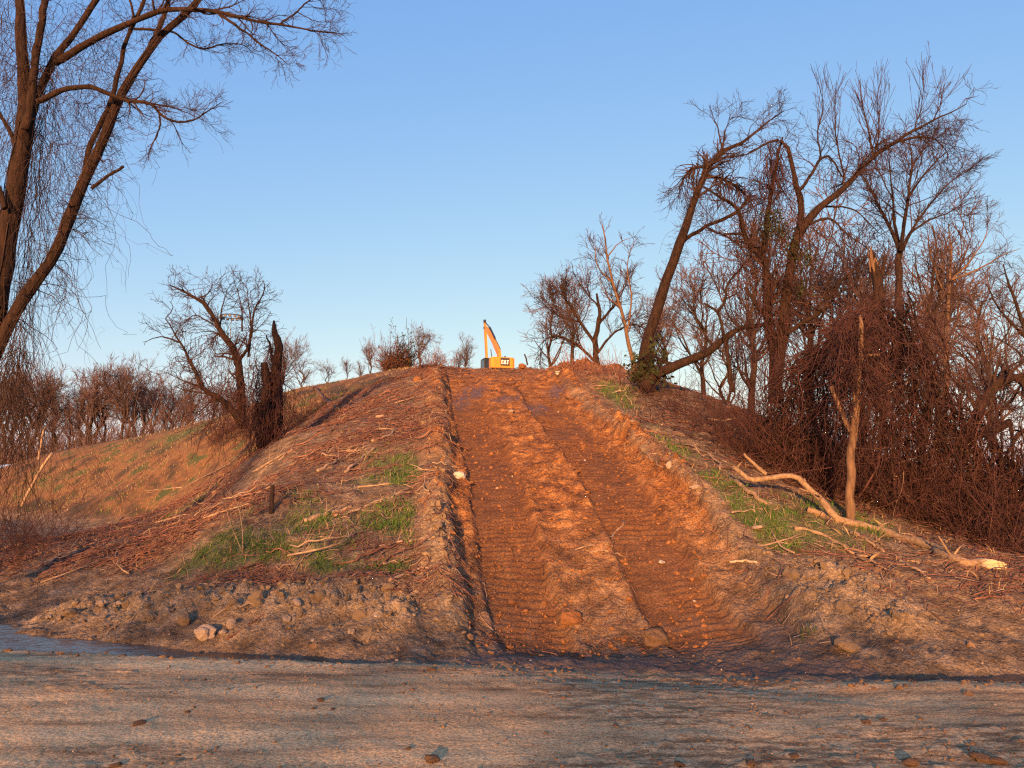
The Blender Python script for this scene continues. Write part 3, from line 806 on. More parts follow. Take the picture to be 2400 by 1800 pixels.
def main_vines(mv, rng, LP, LR):
    s = box_strands(c4, 640, 740, 380, 560, 25, .4, 100, rng)
    strands(mv, s, rng.uniform(0.8, 3.2, len(s)), 11, rng, 0.35, r=0.011)
    s = box_strands(c4, 300, 760, 560, 900, 25, .5, 110, rng)
    strands(mv, s, rng.uniform(0.6, 2.6, len(s)), 11, rng, 0.5, r=0.010)
    s = box_strands(c4, 640, 880, 800, 1350, 25, .35, 130, rng)
    strands(mv, s, rng.uniform(0.6, 2.6, len(s)), 10, rng, 0.45, r=0.011)
    s = box_strands(c4, 500, 660, 900, 1250, 25, .4, 60, rng)
    strands(mv, s, rng.uniform(1.0, 4.0, len(s)), 12, rng, 0.3, r=0.010)
    s = box_strands(c4, 840, 1240, 760, 1050, 25, .5, 60, rng)
    strands(mv, s, rng.uniform(0.6, 2.0, len(s)), 10, rng, 0.6, r=0.009)
    s = box_strands(c4, 620, 780, 1250, 1650, 24.8, .3, 110, rng)
    strands(mv, s, rng.uniform(0.6, 2.6, len(s)), 10, rng, 0.35, r=0.012)
    s = box_strands(c4, 1150, 1560, 330, 470, 25, .5, 110, rng)
    strands(mv, s, rng.uniform(0.4, 1.4, len(s)), 9, rng, 0.6, r=0.009)
mt = tree('vine_hung_tree', 'tall twin-stemmed brown tree hung with vines, one long limb reaching up right', [
 T4([(700, 1760), (708, 1600), (725, 1450), (760, 1200), (785, 1000), (822, 880), (835, 750), (810, 600), (770, 430), (715, 395)], 25, 0.24, 0.04, .05),
 T4([(700, 1640), (690, 1450), (668, 1330), (650, 1150), (640, 1000), (580, 950), (540, 880), (510, 760), (430, 700), (330, 640)], 25.2, 0.20, 0.03),
 T4([(822, 885), (920, 760), (1020, 680), (1100, 600), (1200, 490), (1330, 400), (1450, 330), (1560, 270), (1700, 205)], 25, 0.14, 0.012),
 T4([(668, 1330), (600, 1240), (545, 1160)], 25, 0.09, 0.06),
 T4([(640, 1010), (650, 850), (690, 600), (712, 490), (740, 380)], 25.3, 0.10, 0.03),
 T4([(755, 1400), (860, 1330), (940, 1290), (1000, 1180), (1110, 1060), (1180, 1000)], 24.8, 0.08, 0.02),
 T4([(900, 1310), (960, 1220), (1040, 1180), (1110, 1150)], 24.8, 0.05, 0.02),
 T4([(715, 395), (640, 420), (540, 470), (420, 490)], 25, 0.05, 0.015),
 T4([(830, 650), (870, 600), (930, 500), (980, 480), (1030, 550), (1060, 600)], 25, 0.06, 0.02),
 T4([(1060, 600), (1030, 450), (1010, 300), (1020, 80)], 25.1, 0.035, 0.006),
 T4([(1210, 480), (1180, 330), (1150, 200), (1140, 80)], 25.2, 0.035, 0.006),
 T4([(1220, 470), (1240, 330), (1230, 200), (1240, 100)], 25, 0.03, 0.006),
 T4([(940, 490), (920, 350), (950, 220), (920, 70)], 25, 0.03, 0.006),
 T4([(1420, 345), (1450, 250), (1465, 150), (1462, 10)], 25, 0.022, 0.005),
 T4([(1520, 290), (1560, 200), (1575, 110)], 25, 0.02, 0.005),
 T4([(880, 830), (980, 800), (1060, 870), (1180, 960)], 24.8, 0.05, 0.015),
 T4([(920, 740), (1050, 740), (1130, 770), (1240, 880)], 25.3, 0.04, 0.012),
 T4([(540, 880), (430, 880), (350, 860)], 25.2, 0.05, 0.015),
 T4([(1340, 400), (1450, 380), (1540, 400), (1600, 470)], 25, 0.05, 0.012),
 T4([(700, 1660), (640, 1600), (560, 1500), (480, 1420)], 25, 0.02, 0.008)],
 [dict(of='limbs', sel=[9, 10, 11, 12, 13, 14], n=130, L=(0.7, 2.0), K=6, ang=(0.2, 0.5), trop=0.10, wob=0.10, t0=0.1, t1=0.9, rf=0.5, rmin=0.007),
  dict(n=260, L=(0.2, 0.7), K=4, ang=(0.2, 0.6), trop=0.05, wob=0.12, rmin=0.005),
  dict(of='limbs', sel=[2, 7, 8, 15, 16, 17, 18, 4, 5, 6, 1], n=170, L=(0.6, 1.9), K=7, ang=(0.4, 1.1), trop=0.0, wob=0.24, t0=0.25, rf=0.4, rmin=0.009, name='a'),
  dict(of='a', n=950, L=(0.3, 1.0), K=5, ang=(0.3, 1.0), trop=-0.04, wob=0.28, rmin=0.006, name='b'),
  dict(of='b', n=1700, L=(0.15, 0.5), K=4, ang=(0.3, 1.0), wob=0.28, rmin=0.0045),
  dict(of='limbs', sel=[0, 1, 4, 7, 8, 18], n=260, L=(0.5, 1.6), K=7, ang=(0.7, 1.5), trop=-0.2, wob=0.32, rf=0.12, rmin=0.008)], 103, sides=9, K=22, vines=main_vines)

# ivy clumps on that tree
def leaf_clump(mb, centre, rad, n, rng, size=0.05):
    c = centre + rng.normal(0, 1, (n, 3)) * np.asarray(rad) * 0.55
    u = rng.normal(0, 1, (n, 3)); u /= np.linalg.norm(u, axis=1, keepdims=True)
    w = np.cross(u, rng.normal(0, 1, (n, 3))); w /= np.linalg.norm(w, axis=1, keepdims=True)
    sz = rng.uniform(0.5, 1.3, n)[:, None] * size
    v = np.stack([c - u * sz, c + w * sz * .6, c + u * sz, c - w * sz * .6], 1)
    mb.add(v.reshape(-1, 3), np.arange(n * 4).reshape(n, 4))
mb = MB()
for (x, y, rx, rz, n) in [(680, 800, .35, .35, 260), (720, 860, .3, .3, 200), (650, 880, .2, .25, 120), (860, 1000, .25, .3, 170), (840, 1170, .25, .2, 120), (790, 950, .2, .3, 120)]:
    leaf_clump(mb, P(*c4(x, y), 24.7), (rx, .25, rz), n, r_)
tag(mb.build('ivy', M['ivy'], mt), kind='stuff')

def simple_levels(n1, n2, n3, L1=(0.5, 1.6), rm=0.008, trop=0.03):
    return [dict(n=n1, L=L1, K=7, ang=(0.35, 0.95), trop=trop, wob=0.2, t0=0.3, rf=0.5, rmin=rm, name='a'),
            dict(of='a', n=n2, L=(L1[0] * .5, L1[1] * .55), K=5, ang=(0.3, 0.9), trop=trop, wob=0.24, rmin=rm * .7, name='b'),
            dict(of='b', n=n3, L=(L1[0] * .3, L1[1] * .3), K=4, ang=(0.3, 0.9), wob=0.25, rmin=rm * .55)]

tree('fan_crowned_tree', 'slim straight tree with a rounded fan of fine branches, behind the broken snag', [
 T4([(1345, 1760), (1340, 1500), (1340, 1150), (1347, 980)], 31, 0.17, 0.13, .02),
 T4([(1347, 985), (1310, 880), (1240, 740), (1180, 620), (1130, 560)], 31, 0.09, 0.02),
 T4([(1340, 930), (1318, 800), (1308, 650), (1285, 480)], 31.3, 0.08, 0.015),
 T4([(1350, 970), (1385, 720), (1408, 540), (1400, 400)], 30.8, 0.09, 0.012),
 T4([(1350, 985), (1400, 880), (1480, 760), (1600, 620), (1720, 540)], 31, 0.08, 0.01),
 T4([(1410, 870), (1500, 810), (1600, 770), (1720, 690)], 31.3, 0.05, 0.01),
 T4([(1390, 700), (1470, 580), (1560, 480), (1640, 420)], 30.6, 0.05, 0.01),
 T4([(1400, 560), (1460, 460), (1520, 390)], 31, 0.03, 0.008),
 T4([(1310, 700), (1240, 560), (1200, 450)], 31.4, 0.03, 0.008)],
 [dict(of='limbs', sel=list(range(1, 9)), n=150, L=(0.7, 2.1), K=7, ang=(0.2, 0.75), trop=0.03, wob=0.14, t0=0.2, rf=0.5, rmin=0.010, name='a'),
  dict(of='a', n=800, L=(0.35, 1.1), K=5, ang=(0.25, 0.8), trop=0.02, wob=0.17, rmin=0.007, name='b'),
  dict(of='b', n=2200, L=(0.2, 0.55), K=4, ang=(0.25, 0.8), wob=0.2, rmin=0.005)], 104, cm='twig')

tree('broken_snag', 'tall broken trunk with a pale splintered tip, rising from the vine tangle', [
 T4([(1262, 1800), (1250, 1500), (1238, 1250), (1222, 1080), (1212, 1000), (1206, 960)], 20, [0.20, 0.18, 0.15, 0.125, 0.10, 0.03], 0, .0),
 T4([(1245, 1150), (1262, 1060), (1272, 1005)], 20, 0.06, 0.05, 0)], [dict(n=60, L=(.3, .9), K=6, ang=(.7, 1.5), trop=-.15, wob=.35, rf=.1, rmin=.007)], 105, cat='dead tree', cm='vine')
snag = [o for o in bpy.data.objects if o.name == 'broken_snag'][0]
mb = MB()
for k in range(9):
    x0 = 1188 + k * 5; yb = 1010 + r_.uniform(-10, 25)
    tubes(mb, [P(*c4(x0 + 6, yb + 50), 19.9), P(*c4(x0 + 2, yb), 19.88), P(*c4(x0 - 3 + r_.normal(0, 2), 985 - (60 if k < 4 else 15) + abs(k - 2) * 9 + r_.uniform(-8, 8)), 19.95)], [0.022, 0.02, 0.003], 5)
o = mb.build('splintered_tip', M['bark_pale'], snag); o['label'] = 'pale splintered wood of the broken tip'

# thin trees further right
tree('thin_tree', 'thin pinkish tree with long ascending branches at the right, beyond the vine tangle', [
 T4([(1585, 1780), (1590, 1500), (1600, 1200), (1612, 1000), (1600, 830)], 33, 0.13, 0.02, .04),
 T4([(1605, 1130), (1700, 1030), (1790, 900), (1800, 790)], 33, 0.05, 0.008),
 T4([(1610, 1120), (1760, 1060), (1880, 990), (1975, 955)], 32.6, 0.05, 0.008),
 T4([(1605, 1250), (1540, 1100), (1500, 950), (1490, 840)], 33.2, 0.05, 0.008),
 T4([(1595, 1350), (1700, 1250), (1800, 1150)], 33, 0.04, 0.008)], simple_levels(60, 330, 800, (0.6, 1.9), 0.009), 106, tm='bark_pale', cm='twig_grey')
tree('thin_tree', 'pale thin tree just right of the fan-crowned tree, forked low', [
 T4([(1490, 1780), (1492, 1500), (1490, 1300), (1520, 1100), (1530, 950)], 32, 0.12, 0.02, .04),
 T4([(1490, 1310), (1440, 1100), (1420, 950)], 32, 0.05, 0.01),
 T4([(1492, 1350), (1560, 1230), (1600, 1190), (1700, 1240), (1760, 1300)], 31.5, 0.07, 0.012)], simple_levels(50, 260, 600, (0.6, 1.8), 0.009), 107, cm='twig_grey')
tree('thin_tree', 'dead spindly sapling in the gap between leaning tree and twin-stemmed tree', [
 T4([(475, 1700), (465, 1600), (440, 1440), (400, 1290), (330, 1240)], 25.5, 0.09, 0.03, .04),
 T4([(400, 1290), (440, 1230), (450, 1150), (520, 1060), (570, 1000)], 25.5, 0.06, 0.02),
 T4([(450, 1215), (500, 1190), (540, 1160)], 25.5, 0.03, 0.01),
 T4([(450, 1200), (430, 1160), (440, 1120)], 25.5, 0.03, 0.02)], simple_levels(14, 40, 60, (0.3, 1.0), 0.006), 108)
tree('fallen_limb', 'thick dark limb propped between the leaning tree foot and the twin-stemmed tree', [
 T4([(20, 1680), (70, 1620), (160, 1570), (330, 1510), (420, 1440), (500, 1385), (660, 1352)], 25.8, 0.20, 0.07, .05),
 T4([(180, 1560), (120, 1540), (60, 1500)], 25.8, 0.08, 0.04), T4([(390, 1460), (360, 1440), (350, 1425)], 25.8, 0.06, 0.03), T4([(500, 1385), (520, 1365), (525, 1350)], 25.8, 0.03, 0.02)],
 [dict(n=40, L=(.3, 1.2), K=6, ang=(.5, 1.4), wob=.3, rf=.12, rmin=.008), dict(n=90, L=(.2, .6), K=4, ang=(.4, 1.1), wob=.3, rmin=.006)], 109, cat='limb')
def T5(pts, Y, r0, r1, jit=0.06): return px_limb(c5, pts, Y, r0, r1, jit, r_)
g = G(*c5(1168, 1245))
def trunk_vines(mv, rng, LP, LR):
    s = box_strands(c5, 1080, 1320, 40, 420, g[1] + .25, .3, 300, rng)
    strands(mv, s, rng.uniform(.3, 1.9, len(s)), 10, rng, .5, r=.008)
    s = box_strands(c5, 1120, 1270, 150, 640, g[1] - .05, .18, 110, rng)
    strands(mv, s, rng.uniform(.3, 1.4, len(s)), 10, rng, .4, r=.007)
tree('dead_trunk', 'pale bare trunk standing in front of the vine tangle, beside the fallen trunk', [
 T5([(1168, 1262), (1166, 1100), (1172, 950), (1182, 800), (1194, 600), (1212, 400), (1224, 200), (1228, 90)], g[1], [.098, .085, .082, .074, .068, .06, .05, .03], 0, .02),
 T5([(1165, 740), (1125, 640), (1095, 570), (1062, 490)], g[1], 0.05, 0.035, .02),
 T5([(1215, 380), (1245, 320), (1330, 310)], g[1], 0.035, 0.02, .02)], [dict(n=26, L=(.2, .7), K=6, ang=(.8, 1.5), wob=.35, rf=.12, rmin=.006)], 110, vines=trunk_vines, tm='bark_pale', cat='dead tree', sides=12, K=24)
tree('arching_trunk', 'bent trunk arching to the right edge above the vine tangle', [
 T5([(1790, 900), (1830, 760), (1870, 650), (1930, 540), (2000, 460), (2080, 440), (2160, 475), (2260, 560)], 21, 0.15, 0.11, .03),
 T5([(1930, 540), (2000, 560), (2100, 640)], 21, 0.04, 0.01), T5([(2050, 445), (2100, 370), (2180, 330)], 21, 0.04, .012)], simple_levels(40, 160, 260, (0.5, 1.5), 0.007, 0.0), 111)
tree('broken_limb', 'dark broken limb angled up out of the brush near the right edge', [
 T5([(1690, 900), (1740, 830), (1850, 770), (1950, 730), (2055, 682)], 19, 0.13, 0.10, .03),
 T5([(2050, 690), (2068, 760), (2075, 900), (2085, 1050)], 19, 0.05, 0.03, .05), T5([(2080, 780), (2133, 730), (2190, 690)], 19, 0.04, 0.03)],
 [dict(n=50, L=(.3, 1.0), K=6, ang=(.6, 1.5), trop=-.15, wob=.3, rf=.15, rmin=.007), dict(n=120, L=(.2, .6), K=4, ang=(.4, 1.1), wob=.3, rmin=.005)], 112, cat='limb')

# trees at the right edge and around the skyline
def Tp(pts, Y, r0, r1, jit=0.1): return px_limb(lambda a, b: (a, b), pts, Y, r0, r1, jit, r_)
tree('edge_tree', 'bare tree cut off by the right edge, below the fan-crowned tree', [
 Tp([(2440, 1050), (2420, 880), (2400, 760), (2370, 680), (2350, 620)], 30, .14, .02), Tp([(2410, 800), (2340, 720), (2310, 660)], 30, .06, .012),
 Tp([(2415, 850), (2350, 800), (2290, 790)], 30, .05, .01), Tp([(2400, 760), (2420, 680), (2430, 600)], 30, .06, .012), Tp([(2430, 950), (2350, 900), (2280, 890), (2240, 900)], 29.5, .05, .01)], simple_levels(60, 330, 800, (.6, 1.7), .009), 113, cm='twig_grey')
tree('skyline_tree', 'broad bare tree on the crest left of the leaning tree, arched crown', [
 Tp([(1405, 905), (1400, 860), (1395, 800), (1405, 740), (1400, 690)], 45, .26, .06), Tp([(1398, 810), (1350, 740), (1320, 690), (1310, 660)], 45, .11, .02), Tp([(1398, 850), (1340, 800), (1290, 790), (1260, 815)], 45, .10, .015),
 Tp([(1403, 760), (1450, 700), (1470, 660)], 45, .09, .015), Tp([(1398, 830), (1440, 780), (1490, 760), (1510, 790)], 45, .08, .015), Tp([(1360, 755), (1310, 740), (1275, 700)], 45.3, .06, .012), Tp([(1404, 720), (1370, 680), (1360, 650)], 45, .06, .012)],
 [dict(of='limbs', sel=[1, 2, 3, 4, 5, 6], n=110, L=(.7, 2.2), K=7, ang=(.35, .95), trop=.06, wob=.2, t0=.25, rf=.5, rmin=.018, name='a'), dict(of='a', n=600, L=(.4, 1.2), K=5, ang=(.3, .9), trop=.04, wob=.22, rmin=.012, name='b'), dict(of='b', n=900, L=(.25, .7), K=4, ang=(.3, .9), wob=.22, rmin=.008)], 114)
tree('skyline_tree', 'slender pale tree, tallest on the crest between excavator and leaning tree', [
 Tp([(1490, 900), (1482, 840), (1460, 740), (1430, 640), (1418, 560), (1412, 520)], 42, .14, .015), Tp([(1470, 780), (1480, 700), (1470, 620), (1490, 560)], 42, .06, .012), Tp([(1440, 670), (1400, 620), (1395, 560)], 42, .05, .01), Tp([(1425, 600), (1450, 570), (1485, 555)], 42, .04, .01), Tp([(1455, 720), (1420, 690), (1400, 640)], 42, .04, .01)],
 simple_levels(60, 260, 420, (.5, 1.6), .013, .06), 115, tm='bark_pale', cm='twig_grey')

# ---- left middle: tree with curling branches, and the two vine-wrapped snags beside it
def T2(pts, Y, r0, r1, jit=0.1): return px_limb(c2, pts, Y, r0, r1, jit, r_)
def tangle_vines(mv, rng, LP, LR):
    s = box_strands(c2, 1080, 1460, 430, 800, 27, .5, 260, rng)
    strands(mv, s, rng.uniform(.5, 1.8, len(s)), 9, rng, .6, r=.009)
    s = box_strands(c2, 1150, 1420, 700, 960, 26.5, .5, 160, rng)
    strands(mv, s, rng.uniform(.4, 1.4, len(s)), 9, rng, .7, r=.01)
tree('curly_tree', 'tangled bare tree with arching branches left of the vine-wrapped snags', [
 T2([(1350, 960), (1345, 820), (1322, 600), (1290, 500), (1220, 400), (1150, 280), (1100, 240), (1030, 200), (930, 160)], 27.5, .17, .02),
 T2([(1340, 930), (1310, 870), (1220, 790), (1130, 740), (1070, 620), (1000, 480), (920, 350)], 27, .15, .015),
 T2([(1000, 480), (900, 450), (790, 480)], 27, .035, .008), T2([(920, 350), (960, 290), (940, 250)], 27, .02, .008), T2([(1100, 240), (1160, 200), (1180, 130)], 27.5, .03, .008),
 T2([(1220, 400), (1240, 260), (1280, 150)], 27.5, .035, .008), T2([(1345, 420), (1340, 280), (1300, 140)], 27.8, .035, .008), T2([(1380, 560), (1410, 320), (1470, 190), (1465, 140)], 27.8, .05, .008), T2([(1320, 600), (1380, 500), (1400, 400)], 27.8, .07, .03),
 T2([(1150, 750), (1020, 690), (900, 640)], 27, .03, .008), T2([(1400, 420), (1380, 260), (1370, 150)], 27.8, .03, .006), T2([(1180, 380), (1080, 330), (1000, 400)], 27.3, .03, .008), T2([(1290, 500), (1180, 420), (1080, 430)], 27.3, .03, .008)],
 [dict(n=170, L=(.4, 1.3), K=7, ang=(.4, 1.1), trop=.02, wob=.28, t0=.25, rf=.45, rmin=.009, name='a'), dict(of='a', n=800, L=(.2, .7), K=5, ang=(.3, 1.0), wob=.3, rmin=.006, name='b'), dict(of='b', n=1200, L=(.12, .4), K=4, ang=(.3, 1.), wob=.3, rmin=.0045)], 116, vines=tangle_vines, sides=8)
def snag_vines(mv, rng, LP, LR):
    s = box_strands(c2, 1490, 1560, 450, 800, 24, .2, 110, rng)
    strands(mv, s, rng.uniform(.6, 2.6, len(s)), 12, rng, .4, r=.009)
    s = box_strands(c2, 1450, 1570, 640, 950, 23.8, .25, 130, rng)
    strands(mv, s, rng.uniform(.4, 2.0, len(s)), 11, rng, .5, r=.009)
tree('vine_wrapped_snag', 'dark jagged snag wrapped in vines, tallest on the left slope', [
 T2([(1500, 1010), (1535, 900), (1540, 700), (1535, 520), (1530, 430), (1522, 365)], 24, [.22, .19, .16, .14, .10, .03], 0, .0),
 T2([(1520, 620), (1500, 500), (1480, 440)], 24, .05, .02, 0)], [dict(n=70, L=(.25, .9), K=6, ang=(.7, 1.5), trop=-.1, wob=.35, rf=.06, rmin=.007), dict(n=110, L=(.15, .4), K=4, ang=(.4, 1.1), wob=.3, rmin=.005)], 117, tm='bark', cm='vine', vines=snag_vines, vm='vine', cat='dead tree')
def snag_vines2(mv, rng, LP, LR):
    s = box_strands(c2, 1420, 1500, 570, 900, 24, .2, 120, rng)
    strands(mv, s, rng.uniform(.5, 2.2, len(s)), 11, rng, .45, r=.009)
    s = box_strands(c2, 1440, 1540, 820, 980, 23.6, .2, 150, rng)
    strands(mv, s, rng.uniform(.3, 1.1, len(s)), 8, rng, .3, r=.010)
tree('vine_wrapped_snag', 'shorter vine-wrapped stump just left of the jagged snag', [
 T2([(1465, 1060), (1480, 900), (1475, 720), (1470, 590)], 23.8, [.2, .18, .15, .10], 0, .0)], [dict(n=60, L=(.25, .8), K=6, ang=(.7, 1.5), trop=-.1, wob=.35, rf=.06, rmin=.007)], 118, tm='bark', cm='vine', vines=snag_vines2, vm='vine', cat='dead tree')

# ---- generic bare trees for the far treeline and skyline (mesh data shared between copies)
def gen_tree(seed, h, spread=0.5, up=0.12, rm=0.02, n=(11, 70, 380, 750)):
    rng = np.random.default_rng(seed)
    pts = [np.array([0, 0, 0])]
    for k in range(1, 6): pts.append(np.array([rng.normal(0, .03 * h) * k / 3, rng.normal(0, .03 * h) * k / 3, h * .85 * k / 5]))
    p, r = smooth_line(pts, [.022 * h, .006 * h], 14, 0, rng); Pp, Rp = p[None], r[None]
    mt_ = MB(); mc = MB(); tubes(mt_, Pp, Rp, 6)
    a, ar = grow(Pp, Rp, n[0], (h * spread * .6, h * spread * 1.1), 9, (.5, 1.1), rng, trop=up, wob=.13, t0=.15, t1=.9, rf=.6, rmin=.02)
    tubes(mt_, a, ar, 5)
    allP = np.concatenate([np.array([smooth_line(q, w, 9)[0] for q, w in zip(np.concatenate([Pp, Pp]), np.concatenate([Rp, Rp]))]), a]); allR = np.concatenate([np.array([smooth_line(q, w, 9)[1] for q, w in zip(np.concatenate([Pp, Pp]), np.concatenate([Rp, Rp]))]), ar])
    b_, br_ = grow(allP, allR, n[1], (h * .12, h * .32), 7, (.35, .9), rng, trop=up * .8, wob=.17, t0=.3, rf=.5, rmin=rm)
    c_, cr_ = grow(b_, br_, n[2], (h * .06, h * .18), 5, (.3, .9), rng, trop=up * .5, wob=.2, rf=.55, rmin=rm * .7)
    d_, dr_ = grow(c_, cr_, n[3], (h * .04, h * .1), 4, (.3, .9), rng, wob=.22, rf=.6, rmin=rm * .5)
    for q, w in ((b_, br_), (c_, cr_), (d_, dr_)): tubes(mc, q, w, 3)
    return mt_.mesh('trunk', M['bark_dark']), mc.mesh('crown', M['twig_far'])
PROTO = [gen_tree(200 + k, 7.0, spread=sp, up=up, rm=.017) for k, (sp, up) in enumerate([(.5, .12), (.62, .05), (.45, .16), (.7, .02), (.55, .08), (.4, .2)])]
ORD = ['first', 'second', 'third', 'fourth', 'fifth', 'sixth', 'seventh', 'eighth', 'ninth', 'tenth', 'eleventh', 'twelfth', 'thirteenth', 'fourteenth', 'fifteenth', 'sixteenth', 'seventeenth', 'eighteenth']
def place_tree(kind, px, pyb, pyt, Y, label, name='bare_tree', group=None, rot=None):
    b0 = P(px, pyb, Y); hh = P(px, pyt, Y)[2] - b0[2]
    root = empty(name, b0); s_ = hh / 7.0; root.scale = (s_, s_, s_); root.rotation_euler = (0, 0, random.uniform(0, 6.28) if rot is None else rot)
    tag(root, label, 'tree', group)
    link('trunk', PROTO[kind][0], root); tag(link('crown', PROTO[kind][1], root), kind='stuff')
    return root
xs = [30, 70, 100, 130, 160, 190, 220, 250, 280, 310, 335, 365, 395, 425, 455, 490, 525, 565]
for k, x in enumerate(xs):
    x += random.uniform(-13, 13)
    place_tree((k * 7 + k // 4) % 6, x, 1085 - 0.10 * x, 862 + 85 * random.random() ** 1.6 + (x > 340) * 25, 88 + random.uniform(-6, 9), 'bare tree in the far left treeline, %s from the left' % ORD[k], group='trees of the far left treeline')
for k, (x, yb, yt, Y, kd, lab) in enumerate([
    (705, 930, 838, 82, 3, 'small hazy tree right of the vine-wrapped snags, over the smooth slope'), (765, 910, 850, 85, 1, 'low twiggy tree on the left skyline, second right of the snags'), (812, 900, 845, 85, 4, 'low twiggy tree on the left skyline, third right of the snags'),
    (845, 900, 850, 84, 5, 'low thin tree on the left skyline, just left of the taller slim one'), (868, 890, 803, 80, 2, 'slim bare tree directly left of the round brown bush'), (985, 880, 772, 75, 4, 'spreading bare tree right of the round brown bush'),
    (1030, 885, 825, 76, 1, 'low twiggy tree between spreading tree and excavator'), (1095, 890, 795, 84, 5, 'twiggy tree immediately left of the excavator'), (1075, 890, 820, 86, 0, 'smaller twiggy tree left of the excavator, half hidden'),
    (660, 950, 800, 70, 0, 'grey bare tree right behind the jagged snag'), (640, 960, 820, 72, 3, 'low bare tree behind the jagged snag, drooping right'),
    (1290, 890, 700, 60, 1, 'far bare tree at the left end of the right-hand crest trees'), (1340, 890, 655, 62, 4, 'far bare tree second from left among the crest trees'), (1530, 900, 690, 58, 0, 'hazy bare tree right of the leaning tree trunk'), (1560, 920, 720, 60, 2, 'hazy bare tree seen in the gap of the right grove'),
    (1650, 960, 640, 50, 0, 'bare tree behind the twin-stemmed tree, left side'), (1900, 1000, 520, 46, 4, 'tall bare tree behind the twin-stemmed tree, right side'), (1980, 1000, 600, 44, 1, 'bare tree behind the broken snag'), (2330, 1060, 640, 52, 0, 'bare tree near the right edge, far behind'), (2200, 1050, 560, 46, 2, 'bare tree behind the thin pinkish tree'), (1760, 980, 560, 46, 5, 'upright bare tree directly behind the twin-stemmed tree'), (2070, 1050, 600, 40, 4, 'bare tree behind the tangle peak'),
    (2270, 1060, 820, 40, 3, 'low spreading tree near the right edge behind the arching trunk'),     (2170, 1090, 760, 25, 1, 'twiggy tree over the right shoulder of the vine tangle'), (2350, 1140, 800, 23, 3, 'twiggy tree in the brush at the right edge'), (1700, 990, 760, 30, 1, 'twiggy tree between fallen limb and twin-stemmed tree'), (2020, 1050, 640, 36, 2, 'upright twiggy tree just left of the fan-crowned tree')]):
    place_tree(kd, x, yb, yt, Y, lab)

for k in range(11):
    x = 15 + k * 55 + random.uniform(-16, 16)
    place_tree((k * 5 + 2) % 6, x, 1078 - .1 * x, 885 + random.uniform(-25, 40) + (x > 330) * 25, 108 + random.uniform(-6, 12), 'pale hazy tree behind the far left treeline, %s from the left' % ORD[k], group='second row of the far left treeline')
# far undergrowth under the left treeline, one mass
rng = np.random.default_rng(55)
mb = MB()
n = 2600; X = P(0, 1080, 84)[0]
px_ = rng.uniform(-20, 640, n); YY = rng.uniform(78, 92, n)
st = np.array([P(a, 1090 - .1 * a, y) for a, y in zip(px_, YY)])
strands(mb, st, rng.uniform(.5, 1, n) ** 2 * 4.6, 4, rng, .4, drift=(0, 0, 1), r=.03, floor=False)
tag(mb.build('undergrowth', M['twig_far']), 'brown undergrowth massed beneath the far left treeline', 'undergrowth', kind='stuff')

# bushes on the skyline
def bush(name, label, px, pyb, pyt, wpx, Y, n, mat, seed, r=.02, leaves=0):
    rng = np.random.default_rng(seed)
    b0 = P(px, pyb, Y); top = P(px, pyt, Y)[2] - b0[2]; w = wpx / FPX * Y
    root = empty(name, b0); tag(root, label, 'bush')
    mb = MB(); d0 = rng.normal(0, .55, (n, 3)) * np.array([w / top, w / top, .3]) + np.array([0, 0, 1])
    s0 = b0 + rng.normal(0, .18, (n, 3)) * np.array([w, w, 0])
    o_, r2 = strands(mb, s0, rng.uniform(.5, 1.05, n) * top, 7, rng, .28, drift=(0, 0, .9), pull=.1, r=r, floor=False, d0=d0)
    tag(mb.build('stems', M['twig'], root), kind='stuff')
    mb = MB(); q, w2 = grow(o_, r2, n * 5, (.2, .6), 4, (.3, 1.1), rng, wob=.3, rf=.6, rmin=r * .45); tubes(mb, q, w2, 3); tag(mb.build('twigs', M[mat], root), kind='stuff')
    if leaves:
        mb = MB(); k = rng.integers(0, len(q), leaves); c = q[k, -1]
        leaf_clump(mb, c + 0, (.12, .12, .12), leaves, rng, .09); tag(mb.build('leaves', M['ivy'], root), kind='stuff')
bush('round_bush', 'round reddish-brown bush on the skyline left of the excavator', 918, 880, 818, 46, 60, 330, 'litter_red', 71, .02)
bush('evergreen_bush', 'dark greenish bush beside the round reddish-brown one', 950, 875, 806, 20, 61, 120, 'vine_dark', 72, .02, 900)
bush('evergreen_bush', 'ivy clump at the foot of the leaning tree', *c5(45, 510), c5(45, 360)[1], 26, 26.2, 90, 'vine_dark', 73, .012, 700)

